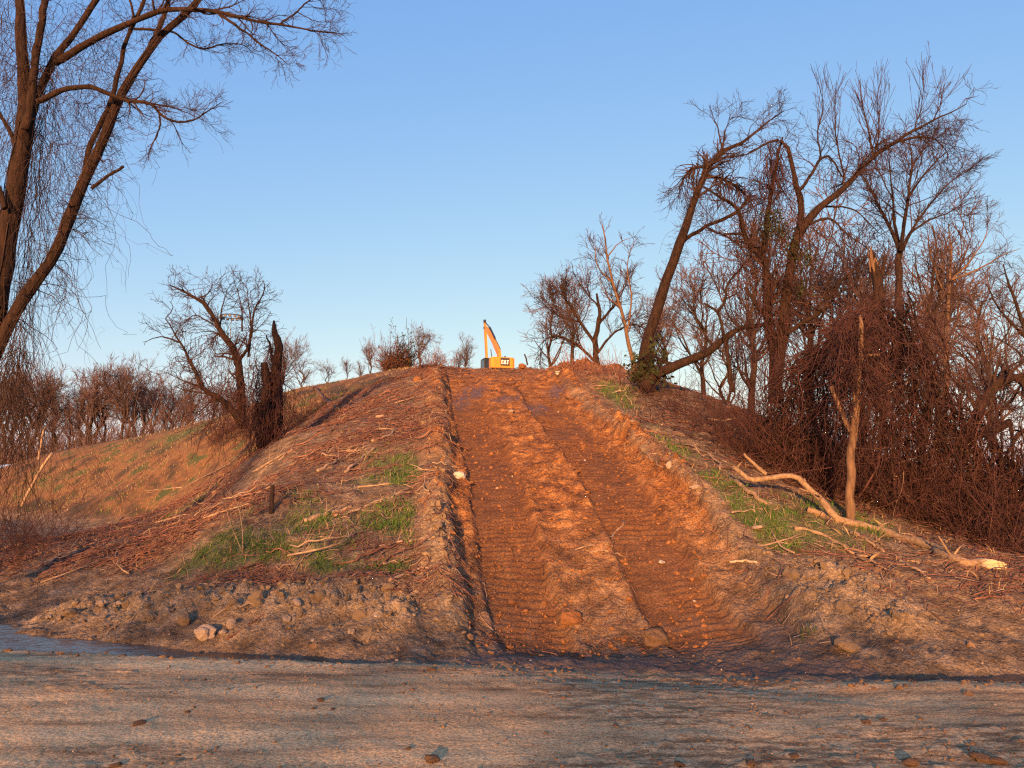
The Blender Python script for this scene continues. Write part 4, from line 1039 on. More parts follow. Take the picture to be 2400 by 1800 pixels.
# ---- the vine tangle on the right and the brush below it
rng = np.random.default_rng(61)
ridge = [(770, 560, 19.5), (830, 380, 19.2), (950, 290, 18.8), (1100, 190, 18.3), (1250, 60, 18), (1320, 20, 18), (1400, 130, 18.2), (1500, 400, 18.8), (1600, 520, 18.8), (1720, 620, 18.8), (1830, 700, 18.3), (1950, 800, 17.8), (2080, 900, 17.3), (2250, 1000, 16.8)]
rp = np.array([P(*c5(a, b), y) for a, b, y in ridge])
def on_ridge(n, rng, lo=0, hi=None):
    t = rng.uniform(lo, (len(rp) - 1.001) if hi is None else hi, n); i = t.astype(int); f = (t - i)[:, None]
    return rp[i] * (1 - f) + rp[i + 1] * f
vt = empty('vine_tangle', G(*c5(1400, 1180))); tag(vt, 'dense reddish-brown curtain of vines draped over the broken trunk at the right', 'vines')
mb = MB(); n = 2000
_an = rng.uniform(0, len(rp) - 1.001, 75); _jit = rng.normal(0, .22, 75); _k = rng.integers(0, 75, n); _t = np.clip(_an[_k] + rng.normal(0, .05, n), 0, len(rp) - 1.01); _i = _t.astype(int); s_ = rp[_i] * (1 - (_t - _i)[:, None]) + rp[_i + 1] * (_t - _i)[:, None]; s_[:, 1] += rng.normal(0, .9, n); s_[:, 0] += rng.normal(0, .35, n); s_[:, 2] += .28 * np.sin(s_[:, 0] * 5.1) * np.sin(s_[:, 0] * 2.3 + s_[:, 1] * 3) + rng.normal(0, .12, n) + _jit[_k]
hh = s_[:, 2] - H(s_[:, 0], s_[:, 1]); s_[:, 2] -= hh * rng.uniform(0, 1, n) ** 1.8 * .75 + .05
strands(mb, s_, hh * rng.uniform(.15, .8, n), 12, rng, .42, r=.009 * np.exp(rng.normal(0, .45, n)))
tag(mb.build('hanging_stems', M['vine'], vt), kind='stuff')
mb = MB(); n = 1500
s_ = on_ridge(n, rng); s_[:, 1] += rng.normal(0, .9, n); hh = s_[:, 2] - H(s_[:, 0], s_[:, 1]); s_[:, 2] -= hh * rng.uniform(0, 1, n) * .9
d0 = rng.normal(0, .8, (n, 3))
strands(mb, s_, rng.uniform(.5, 1.9, n), 8, rng, .5, drift=(0, 0, -.35), pull=.12, r=.0075, d0=d0)
tag(mb.build('tangled_stems', M['vine'], vt), kind='stuff')
mb = MB(); n = 420     # roof of the tangle: stems running along its slope from the peak
s_ = on_ridge(n, rng, 2.0, 6.5); s_[:, 1] += rng.normal(0, .5, n); s_[:, 2] += rng.normal(-.15, .18, n)
sg = np.where(s_[:, 0] < rp[5][0], -1.0, 1.0); d0 = np.stack([sg, rng.normal(0, .3, n), np.full(n, -.75)], 1)
strands(mb, s_, rng.uniform(.6, 1.8, n), 8, rng, .22, drift=(-.25, 0, -.7), pull=.12, r=.012, d0=d0)
tag(mb.build('roof_stems', M['vine'], vt), kind='stuff')
mb = MB(); n = 90      # old thick vines
s_ = on_ridge(n, rng, 1, 12); s_[:, 1] += rng.normal(-.3, .6, n); hh = s_[:, 2] - H(s_[:, 0], s_[:, 1])
strands(mb, s_, hh * rng.uniform(.6, 1.05, n), 14, rng, .38, r=.022)
tag(mb.build('thick_stems', M['bark'], vt), kind='stuff')
mb = MB(); n = 60
s_ = on_ridge(n, rng, 1, 12); s_[:, 1] -= rng.uniform(.3, 1.2, n); hh = s_[:, 2] - H(s_[:, 0], s_[:, 1]); s_[:, 2] -= hh * rng.uniform(.3, .95, n)
strands(mb, s_, rng.uniform(.3, 1.1, n), 6, rng, .4, drift=(.3, 0, -.6), pull=.05, r=.012, d0=rng.normal(0, .7, (n, 3)))
tag(mb.build('pale_stems', M['litter_pale'], vt), kind='stuff')

def brush(name, label, pts, n, L, mat, seed, r=.008, up=.55, wob=.3, spread=.8, kids=2):
    """a mass of arching stems rooted in the earth round the given pixels"""
    rng = np.random.default_rng(seed); g = np.array([G(*p[:2]) for p in pts]); sp = np.array([p[2] for p in pts])
    root = empty(name, g.mean(axis=0)); tag(root, label, 'brush')
    k = rng.integers(0, len(g), n); s0 = g[k] + rng.normal(0, 1, (n, 3)) * sp[k][:, None]; s0[:, 2] = H(s0[:, 0], s0[:, 1])
    d0 = rng.normal(0, spread, (n, 3)) + np.array([0, 0, .8])
    mb = MB(); o_, rr = strands(mb, s0, rng.uniform(L[0], L[1], n), 8, rng, wob, drift=(0, 0, up - .5), pull=.10, r=r, d0=d0)
    tag(mb.build('stems', M[mat], root), kind='stuff')
    if kids:
        mb = MB(); q, w = grow(o_, rr, n * kids, (L[0] * .3, L[1] * .4), 4, (.3, 1.1), rng, wob=.3, rf=.6, rmin=r * .4); tubes(mb, q, w, 3); tag(mb.build('twigs', M[mat], root), kind='stuff')
    return root
brush('brush_thicket', 'grey-brown brush filling the lower right edge below the vine tangle', [c5(1350, 1150) + (.5,), c5(1500, 1180) + (.6,), c5(1650, 1230) + (.6,), c5(1800, 1270) + (.6,), c5(1950, 1330) + (.6,), c5(2090, 1400) + (.5,), c5(1900, 1150) + (.7,), c5(2080, 1200) + (.7,)], 1500, (.5, 1.6), 'vine', 81, .008)
brush('brush_thicket', 'reddish brush along the upper right slope below the leaning tree', [c5(60, 540) + (.7,), c5(200, 640) + (.7,), c5(330, 700) + (.7,), c5(480, 780) + (.7,), c5(600, 830) + (.7,), c5(700, 900) + (.6,), c5(400, 620) + (.8,), c5(560, 700) + (.8,)], 700, (.3, 1.1), 'vine', 82, .008)
brush('brush_thicket', 'dense vine brush at the foot of the twin-stemmed tree', [c5(760, 900) + (.6,), c5(860, 960) + (.6,), c5(960, 1010) + (.6,), c5(1060, 1060) + (.5,), c5(800, 760) + (.8,), c5(950, 820) + (.8,)], 1100, (.4, 1.7), 'vine', 83, .009)
brush('brush_thicket', 'tangle of red-brown stems round the foot of the vine-wrapped snags', [c2(1400, 980) + (.6,), c2(1300, 960) + (.5,), c2(1500, 1010) + (.6,), c2(1620, 960) + (.6,), c2(1700, 900) + (.6,), c2(1230, 1010) + (.5,)], 750, (.3, 1.3), 'vine', 84, .008)
brush('brush_thicket', 'brush heap with bare stems on the crest where the left berm meets the sky', [c3(1120, 440) + (.35,), c3(1190, 440) + (.35,), c3(1060, 470) + (.4,)], 170, (.25, .7), 'litter_red', 85, .009)
brush('brush_thicket', 'brush heap at the foot of the big leaning tree, left edge', [(20, 1290, .5), (60, 1270, .5), (110, 1280, .4), (0, 1330, .5)], 320, (.4, 1.5), 'vine', 86, .007)
brush('brush_thicket', 'low brush on the crest right of the excavator mounds', [(1390, 872, .6), (1440, 880, .7), (1340, 866, .4)], 260, (.2, .9), 'litter_red', 87, .009)

# ---- fallen trunks and branches lying on the slope
def on_ground(cf, pts, r0, r1, lift=0.6):
    n = len(pts); rr = np.linspace(r0, r1, n)
    return [G(*cf(*p), lift=max(0.01, lift * r)) for p, r in zip(pts, rr)]
def fallen(label, limbs, seed, mat='bark_log', tw=0, group=None, name='fallen_branch', L=(.2, .6), K=16, sides=7):
    """limbs in pixels with the crop they were read in: (cf, pts, r0, r1)"""
    LL = [(on_ground(cf, pts, a, b), a, b) for cf, pts, a, b in limbs]
    rng = np.random.default_rng(seed)
    LP, LR = limb_array(LL, K, rng, .8)
    c = LP[0].mean(axis=0); root = empty(name, LP[0, 0]); tag(root, label, 'branch' if name == 'fallen_branch' else 'fallen tree', group)
    mb = MB(); tubes(mb, LP[:1], LR[:1], sides, cap=True); mb.build('stem', M[mat], root)
    for k in range(1, len(LP)):
        mb = MB(); tubes(mb, LP[k:k + 1], LR[k:k + 1], sides, cap=True); mb.build('side_branch', M[mat], root)
    if tw:
        mb = MB(); q, w = grow(LP, LR, tw, L, 5, (.4, 1.1), rng, wob=.2, rf=.35, rmin=.005, t0=.2)
        q[..., 2] = np.maximum(q[..., 2], H(q[..., 0].ravel(), q[..., 1].ravel()).reshape(q.shape[:2]) + .01); tubes(mb, q, w, 3); tag(mb.build('twigs', M[mat], root), kind='stuff')
    return root
def lifted(pts):
    """points read in crop five with their own distance, kept above the earth"""
    out = []
    for p in pts:
        q = G(*c5(p[0], p[1]), lift=.05) if len(p) == 2 else P(*c5(p[0], p[1]), p[2]); q[2] = max(q[2], h1(q[0], q[1]) + .04); out.append(q)
    return out
ym = float(G(*c5(1100, 1242))[1])
_fl = [(lifted([(1900, 1482), (1760, 1462), (1640, 1410), (1500, 1350), (1300, 1290), (1100, 1242), (1040, 1160, ym + .15), (980, 1080, ym + .3), (930, 1030, ym + .4), (875, 995, ym + .5), (720, 985, ym + .6), (600, 1000, ym + .6), (510, 938, ym + .8)]), .085, .045),
       (lifted([(700, 975, ym + .6), (620, 905, ym + .6), (575, 862, ym + .6)]), .04, .022), (lifted([(1110, 1250), (1010, 1215), (930, 1185)]), .085, .06)]
rng = np.random.default_rng(301); LP, LR = limb_array(_fl, 34, rng, .6)
ft = empty('fallen_tree', LP[0, 0]); tag(ft, 'long fallen trunk with a snapped pale end, lying down the right slope', 'fallen tree')
mb = MB(); tubes(mb, LP[:1], LR[:1], 11, cap=True); mb.build('trunk', M['bark_log'], ft)
for k in range(7):
    i_ = int(rng.integers(3, 30)); d_ = rng.normal(0, 1, 3); d_[2] = abs(d_[2]) + .2; d_ /= np.linalg.norm(d_); L_ = rng.uniform(.1, .45)
    mb = MB(); tubes(mb, [LP[0, i_], LP[0, i_] + d_ * L_ * .6, LP[0, i_] + d_ * L_ + rng.normal(0, .03, 3)], [.022, .017, .011], 6, cap=True); mb.build('branch_stub', M['bark_log'], ft)
for k in (1, 2):
    mb = MB(); tubes(mb, LP[k:k + 1], LR[k:k + 1], 9, cap=True); mb.build('side_branch', M['bark_log'], ft)
a, b_ = G(*c5(1890, 1485), lift=.06), G(*c5(2040, 1515), lift=.10)
mb = MB()
for k in range(9):
    off = r_.normal(0, .03, 3); e = a + (b_ - a) * r_.uniform(.65, 1.0) + off
    tubes(mb, [a + off * .6, a + (b_ - a) * .4 + off, e], [.055, .045, .008], 5, cap=True)
o = mb.build('snapped_end', M['wood'], ft); o['label'] = 'pale raw wood of the snapped end'
for k, (lab, limbs, mat, tw) in enumerate([
 ('forked dead branch below the long fallen trunk, reaching toward the dirt apron', [(c5, [(860, 1285), (970, 1300), (1100, 1360), (1200, 1425), (1360, 1440), (1530, 1465)], .04, .02), (c5, [(1200, 1425), (1330, 1490), (1450, 1530)], .025, .012)], 'bark_log', 14),
 ('branch lying just under the middle of the fallen trunk', [(c5, [(1170, 1300), (1260, 1345), (1360, 1410)], .035, .02)], 'bark_log', 6),
 ('short thick log at the brush edge above the fallen trunk', [(c5, [(500, 1000), (580, 1070), (660, 1120), (730, 1160)], .05, .04)], 'bark_log', 3),
 ('stick lying on the dirt below the fallen trunk snapped end', [(c5, [(1440, 1460), (1530, 1510), (1610, 1560)], .025, .015)], 'litter_pale', 4),
 ('thin stick on the grass beside the right berm', [(c5, [(20, 855), (120, 930), (310, 955)], .014, .008)], 'litter_pale', 3),
 ('grey branch running down from the brush onto right grass', [(c5, [(190, 775), (350, 850), (480, 910)], .025, .015)], 'litter_grey', 8),
 ('thin straight stick on the right slope near the ramp berm', [(c5, [(100, 1050), (220, 1075), (340, 1105)], .018, .01)], 'litter_red', 4),
 ('small broken stick with pale end on the right dirt apron', [(c5, [(500, 1465), (580, 1462), (650, 1468)], .022, .02)], 'wood', 0),
 ('thin stick trailing over the right dirt apron', [(c5, [(640, 1480), (740, 1530), (850, 1545)], .014, .008)], 'litter_pale', 3),
 ('curved pale branch lying across the middle of the ramp', [(c7, [(730, 115), (690, 165), (610, 210), (550, 222)], .02, .012), (c7, [(550, 222), (640, 230), (745, 240)], .012, .008)], 'litter_pale', 10),
 ('thick pale log lying at the top of the left slope', [(c3, [(380, 590), (440, 660), (530, 735)], .13, .11)], 'bark_pale', 0),
 ('long bare log pointing down left on the mid left slope', [(c3, [(310, 1450), (420, 1412), (540, 1380), (625, 1350)], .055, .03)], 'litter_pale', 6),
 ('pale stripped branch slanting up right in the red litter', [(c3, [(575, 1132), (640, 1080), (700, 1020), (775, 978)], .035, .02)], 'litter_pale', 4),
 ('pale splintered branch left of the slanting stripped one', [(c3, [(395, 1122), (470, 1085), (530, 1050), (600, 1010)], .04, .015)], 'litter_pale', 6),
 ('pale long branch with forks across the mid slope grass', [(c3, [(500, 1410), (680, 1372), (740, 1330), (860, 1295), (920, 1262), (1000, 1258), (1140, 1270)], .028, .012), (c3, [(880, 1290), (910, 1240), (930, 1225)], .012, .008), (c3, [(680, 1372), (760, 1380), (810, 1378)], .014, .008)], 'litter_pale', 10),
 ('crooked pale stick near the top of the mid slope litter', [(c3, [(660, 1222), (800, 1210), (900, 1198), (1015, 1225)], .02, .01)], 'litter_pale', 8),
 ('thin pale crooked stick standing up from the grass above the long log', [(c3, [(350, 1412), (350, 1340), (390, 1290), (440, 1325)], .014, .008)], 'litter_pale', 2),
 ('branch at the far left of the red litter, slanting up right', [(c3, [(0, 1118), (100, 1060), (235, 972)], .035, .02)], 'litter_pale', 10),
 ('short pale log in the upper red litter near the left berm', [(c3, [(750, 932), (840, 900), (910, 860)], .04, .03)], 'litter_pale', 3),
 ('small pale chip of branch high on the left berm flank', [(c3, [(840, 800), (905, 765)], .03, .02)], 'litter_pale', 0),
 ('hooped pale twig below the long bare log', [(c3, [(500, 1482), (530, 1432), (600, 1420), (640, 1470)], .012, .008)], 'litter_pale', 2),
 ('dark long branch running from the snags down to the lower left', [(c2, [(1580, 900), (1460, 955), (1390, 1030), (1280, 1150), (1130, 1230), (1000, 1300), (850, 1390)], .05, .03)], 'litter_grey', 14),
 ('pale forked branch end at the lower left of the dark long branch', [(c2, [(1010, 1288), (930, 1295), (860, 1300), (808, 1302)], .035, .015), (c2, [(870, 1300), (850, 1310), (815, 1320)], .015, .01)], 'litter_pale', 3),
 ('pale splintered branch just below the snags', [(c2, [(1625, 1072), (1560, 1125), (1500, 1158), (1400, 1200)], .035, .015)], 'litter_pale', 8),
 ('pale short branch in the litter below the dark long branch', [(c2, [(1180, 1320), (1230, 1285), (1290, 1258)], .03, .015)], 'litter_pale', 4),
 ('stick lying at the far lower left of the litter slope', [(c2, [(660, 1470), (700, 1440), (740, 1420)], .03, .02)], 'litter_grey', 4),
 ('pale stick on the spoil bank at the lower left', [(c2, [(395, 1620), (450, 1588)], .02, .012)], 'litter_pale', 0),
 ('dark branch on the spoil bank near the left edge', [(c6, [(190, 330), (300, 270), (480, 235)], .035, .015)], 'litter_grey', 6),
 ('branch poking out of the cloddy bank above the boulder', [(c6, [(870, 595), (930, 545), (1000, 505), (1130, 490)], .022, .012)], 'litter_pale', 3),
 ('thick branch lying at the top of the cloddy bank by the berm', [(c6, [(1680, 390), (1760, 365), (1830, 335), (1990, 375)], .03, .015)], 'litter_pale', 4),
 ('dark thin branch in the right heap of sticks on the lower left slope', [(c6, [(1560, 345), (1640, 285), (1720, 215), (1760, 170)], .02, .012)], 'litter_grey', 6),
 ('stick crossing the dark thin branch on the lower left slope', [(c6, [(1640, 240), (1730, 225), (1840, 205)], .018, .01)], 'litter_pale', 5),
 ('thin stick on the lower left grass, left of the stick heap', [(c6, [(1250, 300), (1340, 220), (1430, 195)], .014, .008)], 'litter_pale', 3),
 ('root trailing down the ramp foot beside the left berm', [(c6, [(2085, 395), (2105, 480), (2075, 540), (2125, 600)], .012, .006)], 'litter_pale', 2),
 ('dark stick standing out of the mound right of the excavator', [(c3, [(1745, 430), (1755, 420)], .05, .05)], 'bark_dark', 0)]):
    if 'standing out' in lab: continue
    fallen(lab, limbs, 320 + k, mat, tw)

# upright sticks and posts
def upright(name, label, cf, pts, Y, r0, r1, mat, cat='stick', tw=0):
    g0 = None
    pp = [P(*cf(*p), Y) for p in pts]
    rng = np.random.default_rng(sum(ord(ch) for ch in label))
    LP, LR = limb_array([(pp, r0, r1)], 10, rng, .2); mb = MB(); tubes(mb, LP, LR, 7, cap=True)
    root = empty(name, pp[0]); tag(root, label, cat); mb.build('stem', M[mat], root)
    if tw:
        mb = MB(); q, w = grow(LP, LR, tw, (.1, .5), 5, (.3, .9), rng, wob=.2, rf=.5, rmin=.004); tubes(mb, q, w, 3); tag(mb.build('twigs', M[mat], root), kind='stuff')
Yq = G(*c2(1510, 1425))[1]
upright('wooden_post', 'dark thin post standing in the litter of the mid left slope', c2, [(1508, 1430), (1510, 1350), (1512, 1268)], Yq, .05, .04, 'bark_dark', 'post')
upright('weed_stalk', 'tall pale stem rising from the lower left grass, right of a shorter one', c6, [(1050, 265), (1045, 150), (1025, 50), (990, 10)], G(*c6(1050, 265))[1], .012, .006, 'litter_pale', 'plant', 3)
upright('weed_stalk', 'pale leaning stem crossing low on the lower left grass', c6, [(1048, 265), (1010, 180), (985, 110), (970, 40)], G(*c6(1048, 265))[1], .009, .005, 'litter_pale', 'plant', 3)
upright('weed_stalk', 'thin arching weed stalk right of the tall pale stem', c6, [(1200, 235), (1150, 170), (1100, 125), (1050, 110)], G(*c6(1200, 235))[1], .007, .004, 'litter_grey', 'plant', 6)
upright('leaning_stick', 'pale broken stick leaning right at the left edge under the big tree', c2, [(120, 1390), (160, 1310), (230, 1180), (292, 1092)], 19.0, .03, .035, 'litter_pale')
upright('leaning_stick', 'dark stick poking up from the mounds right of the excavator', lambda x, y: (1060 + x / 9.217, 720 + y / 9.217), [(1625, 1250), (1600, 1120), (1560, 1015)], 33.5, .035, .03, 'bark_dark')
upright('leaning_stick', 'short pale stick poking up right of the excavator mounds', lambda x, y: (1060 + x / 9.217, 720 + y / 9.217), [(2260, 1290), (2180, 1160), (2090, 1060)], 33, .02, .015, 'litter_grey')
upright('broken_sapling', 'pale broken sapling among the treeline brush at the left edge', c2, [(215, 1130), (235, 1000), (250, 950)], 40, .06, .04, 'litter_pale', 'sapling', 5)
# ------------------------------------------------------------------ stones and clods
def ico(sub, seed, squash=.75, amp=.28, freq=1.6):
    bm = bmesh.new(); bmesh.ops.create_icosphere(bm, subdivisions=sub, radius=1)
    rng = np.random.default_rng(seed); k = rng.normal(0, freq, (7, 3)); ph = rng.uniform(0, 6.28, 7)
    for v in bm.verts:
        c = np.array(v.co); d = 1 + amp * np.mean(np.sin(k @ c * 1.5 + ph)) * 2 + rng.normal(0, .05)
        v.co = Vector(c * d * np.array([1, .9, squash]))
    me = bpy.data.meshes.new('lump'); bm.to_mesh(me); bm.free()
    return me
def lump_mesh(sub, seed, mat, squash=.75, amp=.28, flat=False):
    me = ico(sub, seed, squash, amp); me.materials.append(M[mat])
    me.polygons.foreach_set('use_smooth', [not flat] * len(me.polygons)); return me
def stone(name, label, g, size, mat, seed, cat='stone', squash=.7, group=None, flat=True, sub=3, sink=.3):
    o = link(name, lump_mesh(sub, seed, mat, squash, .34, flat)); o.location = (g[0], g[1], g[2] + size[2] * (1 - sink) * .5)
    o.scale = (size[0] / 2, size[1] / 2, size[2] / 2 / squash); o.rotation_euler = (random.uniform(-.2, .2), random.uniform(-.2, .2), random.uniform(0, 6.28) if size[0] < .3 else random.uniform(-.3, .3))
    return tag(o, label, cat, group)
for k, (lab, g, sz, mat) in enumerate([
 ('largest tan boulder at the water edge, lower left', G(*c6(885, 640)), (.30, .24, .20), 'stone'), ('small stone just right of the largest boulder', G(*c6(963, 622)), (.13, .11, .08), 'stone'), ('tan block of stone above the largest boulder', G(*c6(998, 588)), (.13, .11, .13), 'stone'),
 ('pale stone on the left bank, left of a matching one', G(*c6(438, 500)), (.15, .12, .09), 'stone'), ('pale stone on the left bank, right of a matching one', G(*c6(517, 497)), (.12, .10, .08), 'stone'), ('rounded lump of earth low on the left bank', G(*c6(650, 560)), (.18, .16, .14), 'clod'),
 ('big crumbly clod above the puddle, left of the boulder', G(*c6(800, 575)), (.27, .24, .22), 'clod'), ('orange-tan stone right of the boulder in the bank', G(*c6(1240, 565)), (.12, .11, .09), 'stone'), ('round grey stone low on the bank near the ramp', G(*c6(1518, 618)), (.11, .10, .10), 'stone'),
 ('pinkish rock in the spoil at the middle of the bank', G(*c6(1285, 495)), (.16, .13, .10), 'stone'), ('small white stone on the bank toe, left of the ramp', G(*c6(1350, 650)), (.06, .05, .04), 'stone_pale'), ('tiny white stone on the cloddy bank face', G(*c6(1622, 545)), (.06, .05, .04), 'stone_pale'),
 ('pale flat stone by the puddle bank at the far left', G(*c6(210, 548)), (.14, .10, .06), 'stone'), ('wide reddish rock at the ramp foot between the tracks', G(*c7(535, 490)), (.38, .26, .20), 'clod_clay'), ('muddy boulder at the ramp foot by the right track', G(*c7(850, 565)), (.36, .28, .24), 'clod_dark'),
 ('white plastic-looking scrap of stone on the right track', G(*c7(872, 268)), (.17, .12, .06), 'stone_pale'), ('pale slab of rock perched on the left berm edge', G(*c3(1320, 1160)), (.36, .25, .16), 'stone_pale'), ('orange rock on top of the left berm near the crest', G(*c3(1045, 545)), (.30, .24, .26), 'clod_clay'),
 ('pale chunk lying mid ramp below the wet sheen', G(*c3(1650, 742)), (.26, .18, .12), 'stone'), ('pale stone on the right grass by the berm', G(*c5(158, 940)), (.16, .14, .14), 'stone'), ('flat tan stone on the right grass below the rounder one', G(*c5(308, 1058)), (.26, .18, .08), 'stone'),
 ('pale flat stone in the right grass further down slope', G(*c5(640, 1278)), (.28, .2, .07), 'stone'), ('pale stone at the top of the right berm near the crest', G(*c3(1955, 492)), (.2, .16, .16), 'stone_pale'), ('pale tan rock in the mound right of the excavator', G(1225, 866), (.4, .3, .26), 'clod_clay'),
 ('broken pale log end on the left slope top litter', G(*c3(800, 775)), (.3, .14, .12), 'litter_pale'), ('small white stone low on the right slope', G(*c7(992, 412)), (.05, .04, .035), 'stone_pale'), ('tan clod at the foot of the right bank', G(*c7(1560, 590)), (.3, .25, .17), 'clod')]):
    stone('earth_clod' if 'clod' in lab or 'lump' in lab else 'stone', lab, g, sz, mat, 500 + k, 'clod' if ('clod' in lab or 'lump' in lab) else 'stone')
LUMPS = []
for k, (x, y, s_) in enumerate([(600, 1010, .10), (810, 958, .06), (885, 818, .05), (1385, 907, .10), (1440, 945, .045), (1355, 943, .045), (500, 1188, .09), (1765, 1118, .05), (1870, 1165, .14), (770, 1145, .04)]):
    LUMPS.append((c6(x, y), s_))
for k, (x, y, s_) in enumerate([(935, 1015, .09), (1200, 1012, .09), (1625, 860, .09), (1690, 850, .06), (1490, 708, .06), (1000, 715, .07), (15, 665, .10), (2060, 1000, .16), (2120, 1010, .14), (1800, 1015, .14), (20, 1005, .10), (1360, 985, .08)]):
    LUMPS.append((c7(x, y), s_))
LUMPS.sort(key=lambda q: q[0][0])
ORD += ['nineteenth', 'twentieth', 'twenty-first', 'twenty-second', 'twenty-third']
for k, (pq, s_) in enumerate(LUMPS):
    stone('mud_lump', 'dark lump of mud on the dirt road, %s from the left edge' % ORD[k], G(*pq), (s_, s_ * .8, s_ * .36), 'clod_dark', 560 + k, 'clod', group='mud lumps on the road', flat=False)
g = G(*c6(467, 865)); mb = MB()
for k in range(6):
    a = r_.uniform(0, 6.28); tubes(mb, [g + np.array([0, 0, .008]), g + np.array([.03 * math.cos(a), .03 * math.sin(a), .02]), g + np.array([.07 * math.cos(a), .06 * math.sin(a), .006])], [.004, .005, .002], 4)
tag(mb.thing('straw_wisp', M['drygrass'], g), 'small pale wisp of straw alone on the left road', 'straw')

CLODS = [lump_mesh(2, 620 + k, 'clod', .8, .6, True) for k in range(6)]
CLODSC = [lump_mesh(2, 640 + k, 'clod_clay', .8, .6, True) for k in range(6)]
def scatter(n, rlo, rhi, accept, seed, th=37):
    """points spread evenly over the view: random bearing, log distance"""
    rng = np.random.default_rng(seed); a = np.radians(rng.uniform(-th, th, n)); r = np.exp(rng.uniform(math.log(rlo), math.log(rhi), n))
    x = r * np.sin(a); y = r * np.cos(a); z, f = fields(x, y); k = rng.uniform(0, 1, n) < accept(x, y, f)
    return x[k], y[k], z[k], {q: v[k] for q, v in f.items()}, rng
x, y, z, f, rng = scatter(9000, 9.5, 34, lambda x, y, f: f['clod'] ** 2 * .8, 701)
n = min(len(x), 240)
for k in range(n):
    s_ = float(np.clip(rng.lognormal(-3.4, .5), .015, .11)) * (.8 + y[k] / 40)
    cl = f['clay'][k] > .5
    o = link('earth_clod', (CLODSC if cl else CLODS)[int(rng.integers(0, 6))]); o.location = (x[k], y[k], z[k] + s_ * .15); o.scale = (s_ * rng.uniform(.8, 1.2), s_ * rng.uniform(.8, 1.2), s_ * rng.uniform(.6, .95)); o.rotation_euler = rng.uniform(0, 6.28, 3)
    if cl:
        wh_ = ('upper ' if y[k] > 20 else 'lower ') + ('left' if f['t'][k] < 0 else 'right') + ' ramp berm'
        tag(o, 'orange-brown clod lying on the ' + wh_, 'clod', 'orange clods on the ' + wh_)
    else:
        sz_ = 'fist-sized' if s_ > .045 else 'small'; wh_ = 'right of the ramp foot' if f['t'][k] > 0 else ('by the left berm foot' if x[k] > -2.2 else 'along the left bank')
        tag(o, '%s tan clod on the cloddy spoil %s' % (sz_, wh_), 'clod', '%s clods %s' % (sz_, wh_))
def crumbs(name, label, acc, n, size, mat, seed, rlo=4, rhi=36, cat='clods', th=37):
    x, y, z, f, rng = scatter(n, rlo, rhi, acc, seed, th)
    bm = bmesh.new(); bmesh.ops.create_icosphere(bm, subdivisions=1, radius=1); v0 = np.array([v.co for v in bm.verts]); f0 = np.array([[v.index for v in p.verts] for p in bm.faces]); bm.free()
    m_ = len(x); sz = np.clip(rng.lognormal(math.log(size), .45, m_), size * .4, size * 3) * (.7 + np.hypot(x, y) / 30)
    J = 1 + rng.normal(0, .22, (m_, len(v0), 1))
    V = v0[None] * J * sz[:, None, None] * rng.uniform(.7, 1.2, (m_, 1, 3)) * np.array([1, 1, .75]); V += np.stack([x, y, z + sz * .2], 1)[:, None]
    mb = MB(); mb.add(V.reshape(-1, 3), (f0[None] + (np.arange(m_) * len(v0))[:, None, None]).reshape(-1, 3))
    tag(mb.build(name, M[mat], smooth=False), label, cat, kind='stuff')
crumbs('loose_earth', 'loose crumbs of tan soil over the spoil banks', lambda x, y, f: f['clod'] * (1 - f['clay'] * .8), 22000, .022, 'clod', 711)
crumbs('loose_clay', 'loose crumbs of orange clay along ramp and berms', lambda x, y, f: np.clip(f['clod'] * f['clay'] + f['inr'] * f['ron'] * .30, 0, 1), 15000, .018, 'clod_clay', 712, 11, th=14)
crumbs('mud_crumbs', 'dark mud crumbs strewn over the road', lambda x, y, f: f['road'] * (f['mud'] * .55 + .03) * (y < 11), 9000, .009, 'clod_dark', 713, 3.6, 11)
crumbs('road_grit', 'grit and crumbs of packed dirt over the road', lambda x, y, f: f['road'] * np.clip(.18 + .9 * fbm(x * .3, y, 1.1, 3, 5), 0, 1) * (y < 11.5), 16000, .007, 'clod', 716, 3.6, 11.5)
crumbs('gravel', 'small pale stones strewn over slope and road', lambda x, y, f: np.where(f['road'] > .5, .03, .04 + .06 * (f['dd'] < 2)), 9000, .008, 'stone', 714, 3.8, 30)
crumbs('ditch_rubble', 'muddy rubble along the ditch edge', lambda x, y, f: np.exp(-((f['dd'] + .6) / .25) ** 2) * .8 + np.exp(-((f['dd'] - .7) / .4) ** 2) * .25, 3500, .018, 'clod_dark', 715, 8.5, 15)

# ------------------------------------------------------------------ twig litter, sticks, grass
def lie(x, y, rng, L, K=4, arch=.04, bias=None):
    n = len(x); a = rng.uniform(0, 2 * math.pi, n) if bias is None else rng.normal(bias[0], bias[1], n)
    t = np.linspace(-.5, .5, K)[None] * L[:, None]; cv = rng.normal(0, .5, n)[:, None] * t * t / (L[:, None] + 1e-6)
    X = x[:, None] + t * np.cos(a)[:, None] - cv * np.sin(a)[:, None] * 2; Y = y[:, None] + t * np.sin(a)[:, None] + cv * np.cos(a)[:, None] * 2
    Z = H(X.ravel(), Y.ravel()).reshape(X.shape)
    Zs = (Z + Z.mean(axis=1, keepdims=True) * 0) ; Zl = np.linspace(0, 1, K)[None] * (Z[:, -1:] - Z[:, :1]) + Z[:, :1]
    Z = np.maximum(Zs, Zl) + rng.uniform(0, arch, n)[:, None] * (1 + rng.normal(0, .5, (n, K)))
    return np.stack([X, Y, Z], -1)
